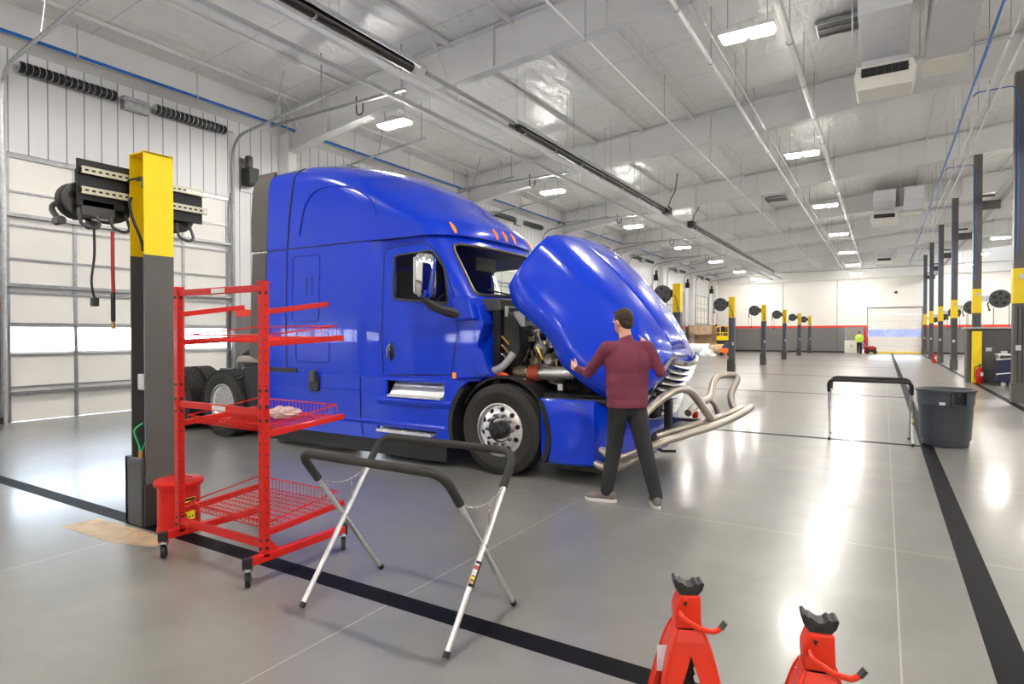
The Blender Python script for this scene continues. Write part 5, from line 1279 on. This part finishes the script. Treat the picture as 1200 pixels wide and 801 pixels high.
obj('carcass', B((-.5, .5, -.3, .3, 0, 1.05)), cream, t, bevel=.02); obj('cabinet_door', B((-.48, -.01, -.32, -.3, .05, 1.0), (.01, .48, -.32, -.3, .05, 1.0)), cream, t, bevel=.006); obj('handle', B((-.06, -.03, -.34, -.32, .5, .7), (.03, .06, -.34, -.32, .5, .7)), dgrey, t)
t = thing('wall_camera', 'small dark camera high on the back wall above the door', 'camera', (.8, YF-.02, 5.0))
obj('camera_mount', B((-.05, .05, -.1, 0, -.05, .05)), white, t); bm = bmesh.new(); ellipsoid(bm, (0, -.15, -.06), (.1, .1, .1)); obj('camera_dome', bm, black, t, smooth=True)
# yellow scissor lift
t = thing('scissor_lift', 'yellow scissor lift parked near the far left corner', 'lift', (-12.1, 53.2, 0))
obj('chassis', B((-.9, .9, -.4, .4, .25, .72)), yellow, t, bevel=.03)
bm = bmesh.new()
for k in range(4):
    z = .72+k*.085
    for s in (-1, 1): box(bm, -.85, .85, s*.32-.03, s*.32+.03, z, z+.06, Matrix.Rotation(0, 4, 'Y'))
obj('scissor_stack', bm, black, t)
obj('platform', B((-.95, .95, -.42, .42, 1.05, 1.16)), yellow, t, bevel=.01)
for x in (-.95, -.32, .32, .95):
    for y in (-.42, .42):
        bm = bmesh.new(); box(bm, x-.03, x+.03, y-.03, y+.03, 1.16, 2.2); obj('rail_post', bm, yellow, t)
for z in (1.65, 2.17):
    for y in (-.42, .42): bm = bmesh.new(); box(bm, -.98, .98, y-.03, y+.03, z, z+.06); obj('guard_rail', bm, yellow, t)
    for x in (-.95, .95): bm = bmesh.new(); box(bm, x-.03, x+.03, -.42, .42, z, z+.06); obj('guard_rail', bm, yellow, t)
obj('toe_panel', B((-.95, .95, -.45, -.42, 1.16, 1.42)), yellow, t); obj('control_box', B((.4, .7, -.55, -.42, 1.75, 2.2)), black, t, bevel=.02)
for x in (-.65, .65):
    for y in (-.4, .4): bm = bmesh.new(); lathe(bm, [(.05, -.07), (.18, -.07), (.18, .07), (.05, .07)], (x, y, .18), 'y', 18); obj('wheel', bm, black, t)
# wooden crate, rolled goods, sheet, orange machine
wood = mat('pale_crate_wood', (.52, .36, .22), .7, noise=.2, nscale=4); wdark = mat('brown_crate_wood', (.22, .12, .04), .7, noise=.25, nscale=5)
t = thing('wooden_crate', 'large open wooden crate left of the yellow lift', 'crate', (-12.1, 48.3, 0))
obj('side_board', B((-1.0, .9, -.6, -.55, 1.55, 2.25), (-1.0, .9, .55, .6, 0, 2.25)), wood, t, bevel=.01); objs('end_board', B((.85, .9, -.6, .6, .9, 2.25), (-1.0, -.95, -.6, .6, 0, 2.25)), wdark, t)
objs('shelf_board', B((-.95, .85, -.55, .55, 1.5, 1.56), (-.95, .85, -.55, .55, 0, .1)), wood, t)
obj('corner_post', B((.8, .9, -.6, -.5, 0, 1.6)), wood, t); obj('corner_post', B((-1.0, -.9, -.6, -.5, 0, 1.6)), wood, t)
white_wrap = mat('white_plastic_wrap', (.8, .78, .75), .35, noise=.1, bump=.5, bscale=10)
for i, (x, y, z, r, L_) in enumerate(((-12.0, 46.9, .42, .42, 1.5), (-10.6, 46.9, .38, .38, 1.0))):
    t = thing('material_roll', 'roll of %s lying before the wooden crate' % ('tan sheeting in white plastic', 'pale cardboard')[i], 'roll', (x, y, 0))
    bm = bmesh.new(); lathe(bm, [(r*.3, -L_/2), (r, -L_/2), (r, L_/2), (r*.3, L_/2)], (0, 0, z), 'x', 24); obj('roll_body', bm, (white_wrap, wood)[i], t, smooth=True)
    bm = bmesh.new(); lathe(bm, [(r*.3, -L_/2-.02), (r*.32, 0), (r*.3, L_/2+.02)], (0, 0, z), 'x', 16); obj('core_tube', bm, wdark, t)
bm = bmesh.new(); bmesh.ops.create_icosphere(bm, subdivisions=3, radius=1)
for v in bm.verts: v.co *= 1+mnoise.noise(v.co*2)*.4; v.co.z = max(0, v.co.z)*(1-.6*min(1, (v.co.x**2+v.co.y**2)**.5))*.7; v.co.x *= .65; v.co.y *= .5
o = obj('plastic_sheet', bm, white_wrap, smooth=True); o.location = (-10.9, 44.6, .0); tag(o, 'crumpled heap of white plastic sheet on the far floor', 'plastic sheet')
orange = mat('orange_machine_paint', (.9, .19, .02), .4, noise=.1)
t = thing('floor_machine', 'small orange floor machine in front of the yellow lift', 'machine', (-9.75, 45.5, 0))
obj('motor_housing', B((-.4, .35, -.25, .25, .12, .55)), orange, t, bevel=.06); bm = bmesh.new(); prism(bm, [(-.3, .55), (.0, 1.0), (.2, .95), (.25, .55)], 'xz', -.2, .2); obj('tank', bm, mat('dusk_blue_plastic', (.05, .05, .13), .4), t, bevel=.04)
for x in (-.25, .25): bm = bmesh.new(); lathe(bm, [(.04, -.04), (.13, -.04), (.13, .04), (.04, .04)], (x, -.27, .13), 'y', 14); obj('wheel', bm, black, t)
bm = bmesh.new(); tube(bm, fillet([(.3, .15, .5), (.62, .15, 1.0), (.62, -.15, 1.0), (.3, -.15, .5)], .05), .015, 6); obj('push_handle', bm, black, t)
bm = bmesh.new(); box(bm, -.9, .9, -.25, .25, 0, 2.1); o = obj('dark_cabinet', bm, mat('plum_cabinet', (.10, .05, .08), .5, noise=.1), bevel=.02); o.location = (-12.2, 56.2, 0); tag(o, 'dark plum cabinet behind the yellow lift', 'cabinet')
# ------------------------------------------------------------------ camera, sky, exposure
cam = bpy.data.cameras.new('camera'); co = bpy.data.objects.new('camera', cam); COL.objects.link(co)
cam.sensor_width = 36; cam.lens = 36*710/1200; cam.clip_start = .05; cam.clip_end = 300
co.location = (0, 0, 1.58)
co.rotation_euler = (PI/2 - math.atan(9.5/710), 0, math.atan(436/710))
C.camera = co
w = bpy.data.worlds.new('world'); C.world = w; w.use_nodes = True
nt = w.node_tree; bg = nt.nodes['Background']
sky = nt.nodes.new('ShaderNodeTexSky'); sky.sky_type = 'HOSEK_WILKIE' if False else 'NISHITA'
sky.sun_disc = False; sky.sun_elevation = math.radians(38); sky.sun_rotation = math.radians(200); sky.air_density = 1.6; sky.dust_density = 3
mx = nt.nodes.new('ShaderNodeMix'); mx.data_type = 'RGBA'; mx.inputs[0].default_value = .75
nt.links.new(sky.outputs[0], mx.inputs[6]); mx.inputs[7].default_value = (5.2, 6, 7.2, 1)
nt.links.new(mx.outputs[2], bg.inputs['Color']); bg.inputs['Strength'].default_value = SKY
C.view_settings.view_transform = 'Standard'; C.view_settings.look = 'None'; C.view_settings.exposure = EXPO; C.view_settings.gamma = 1
C.view_settings.use_curve_mapping = False
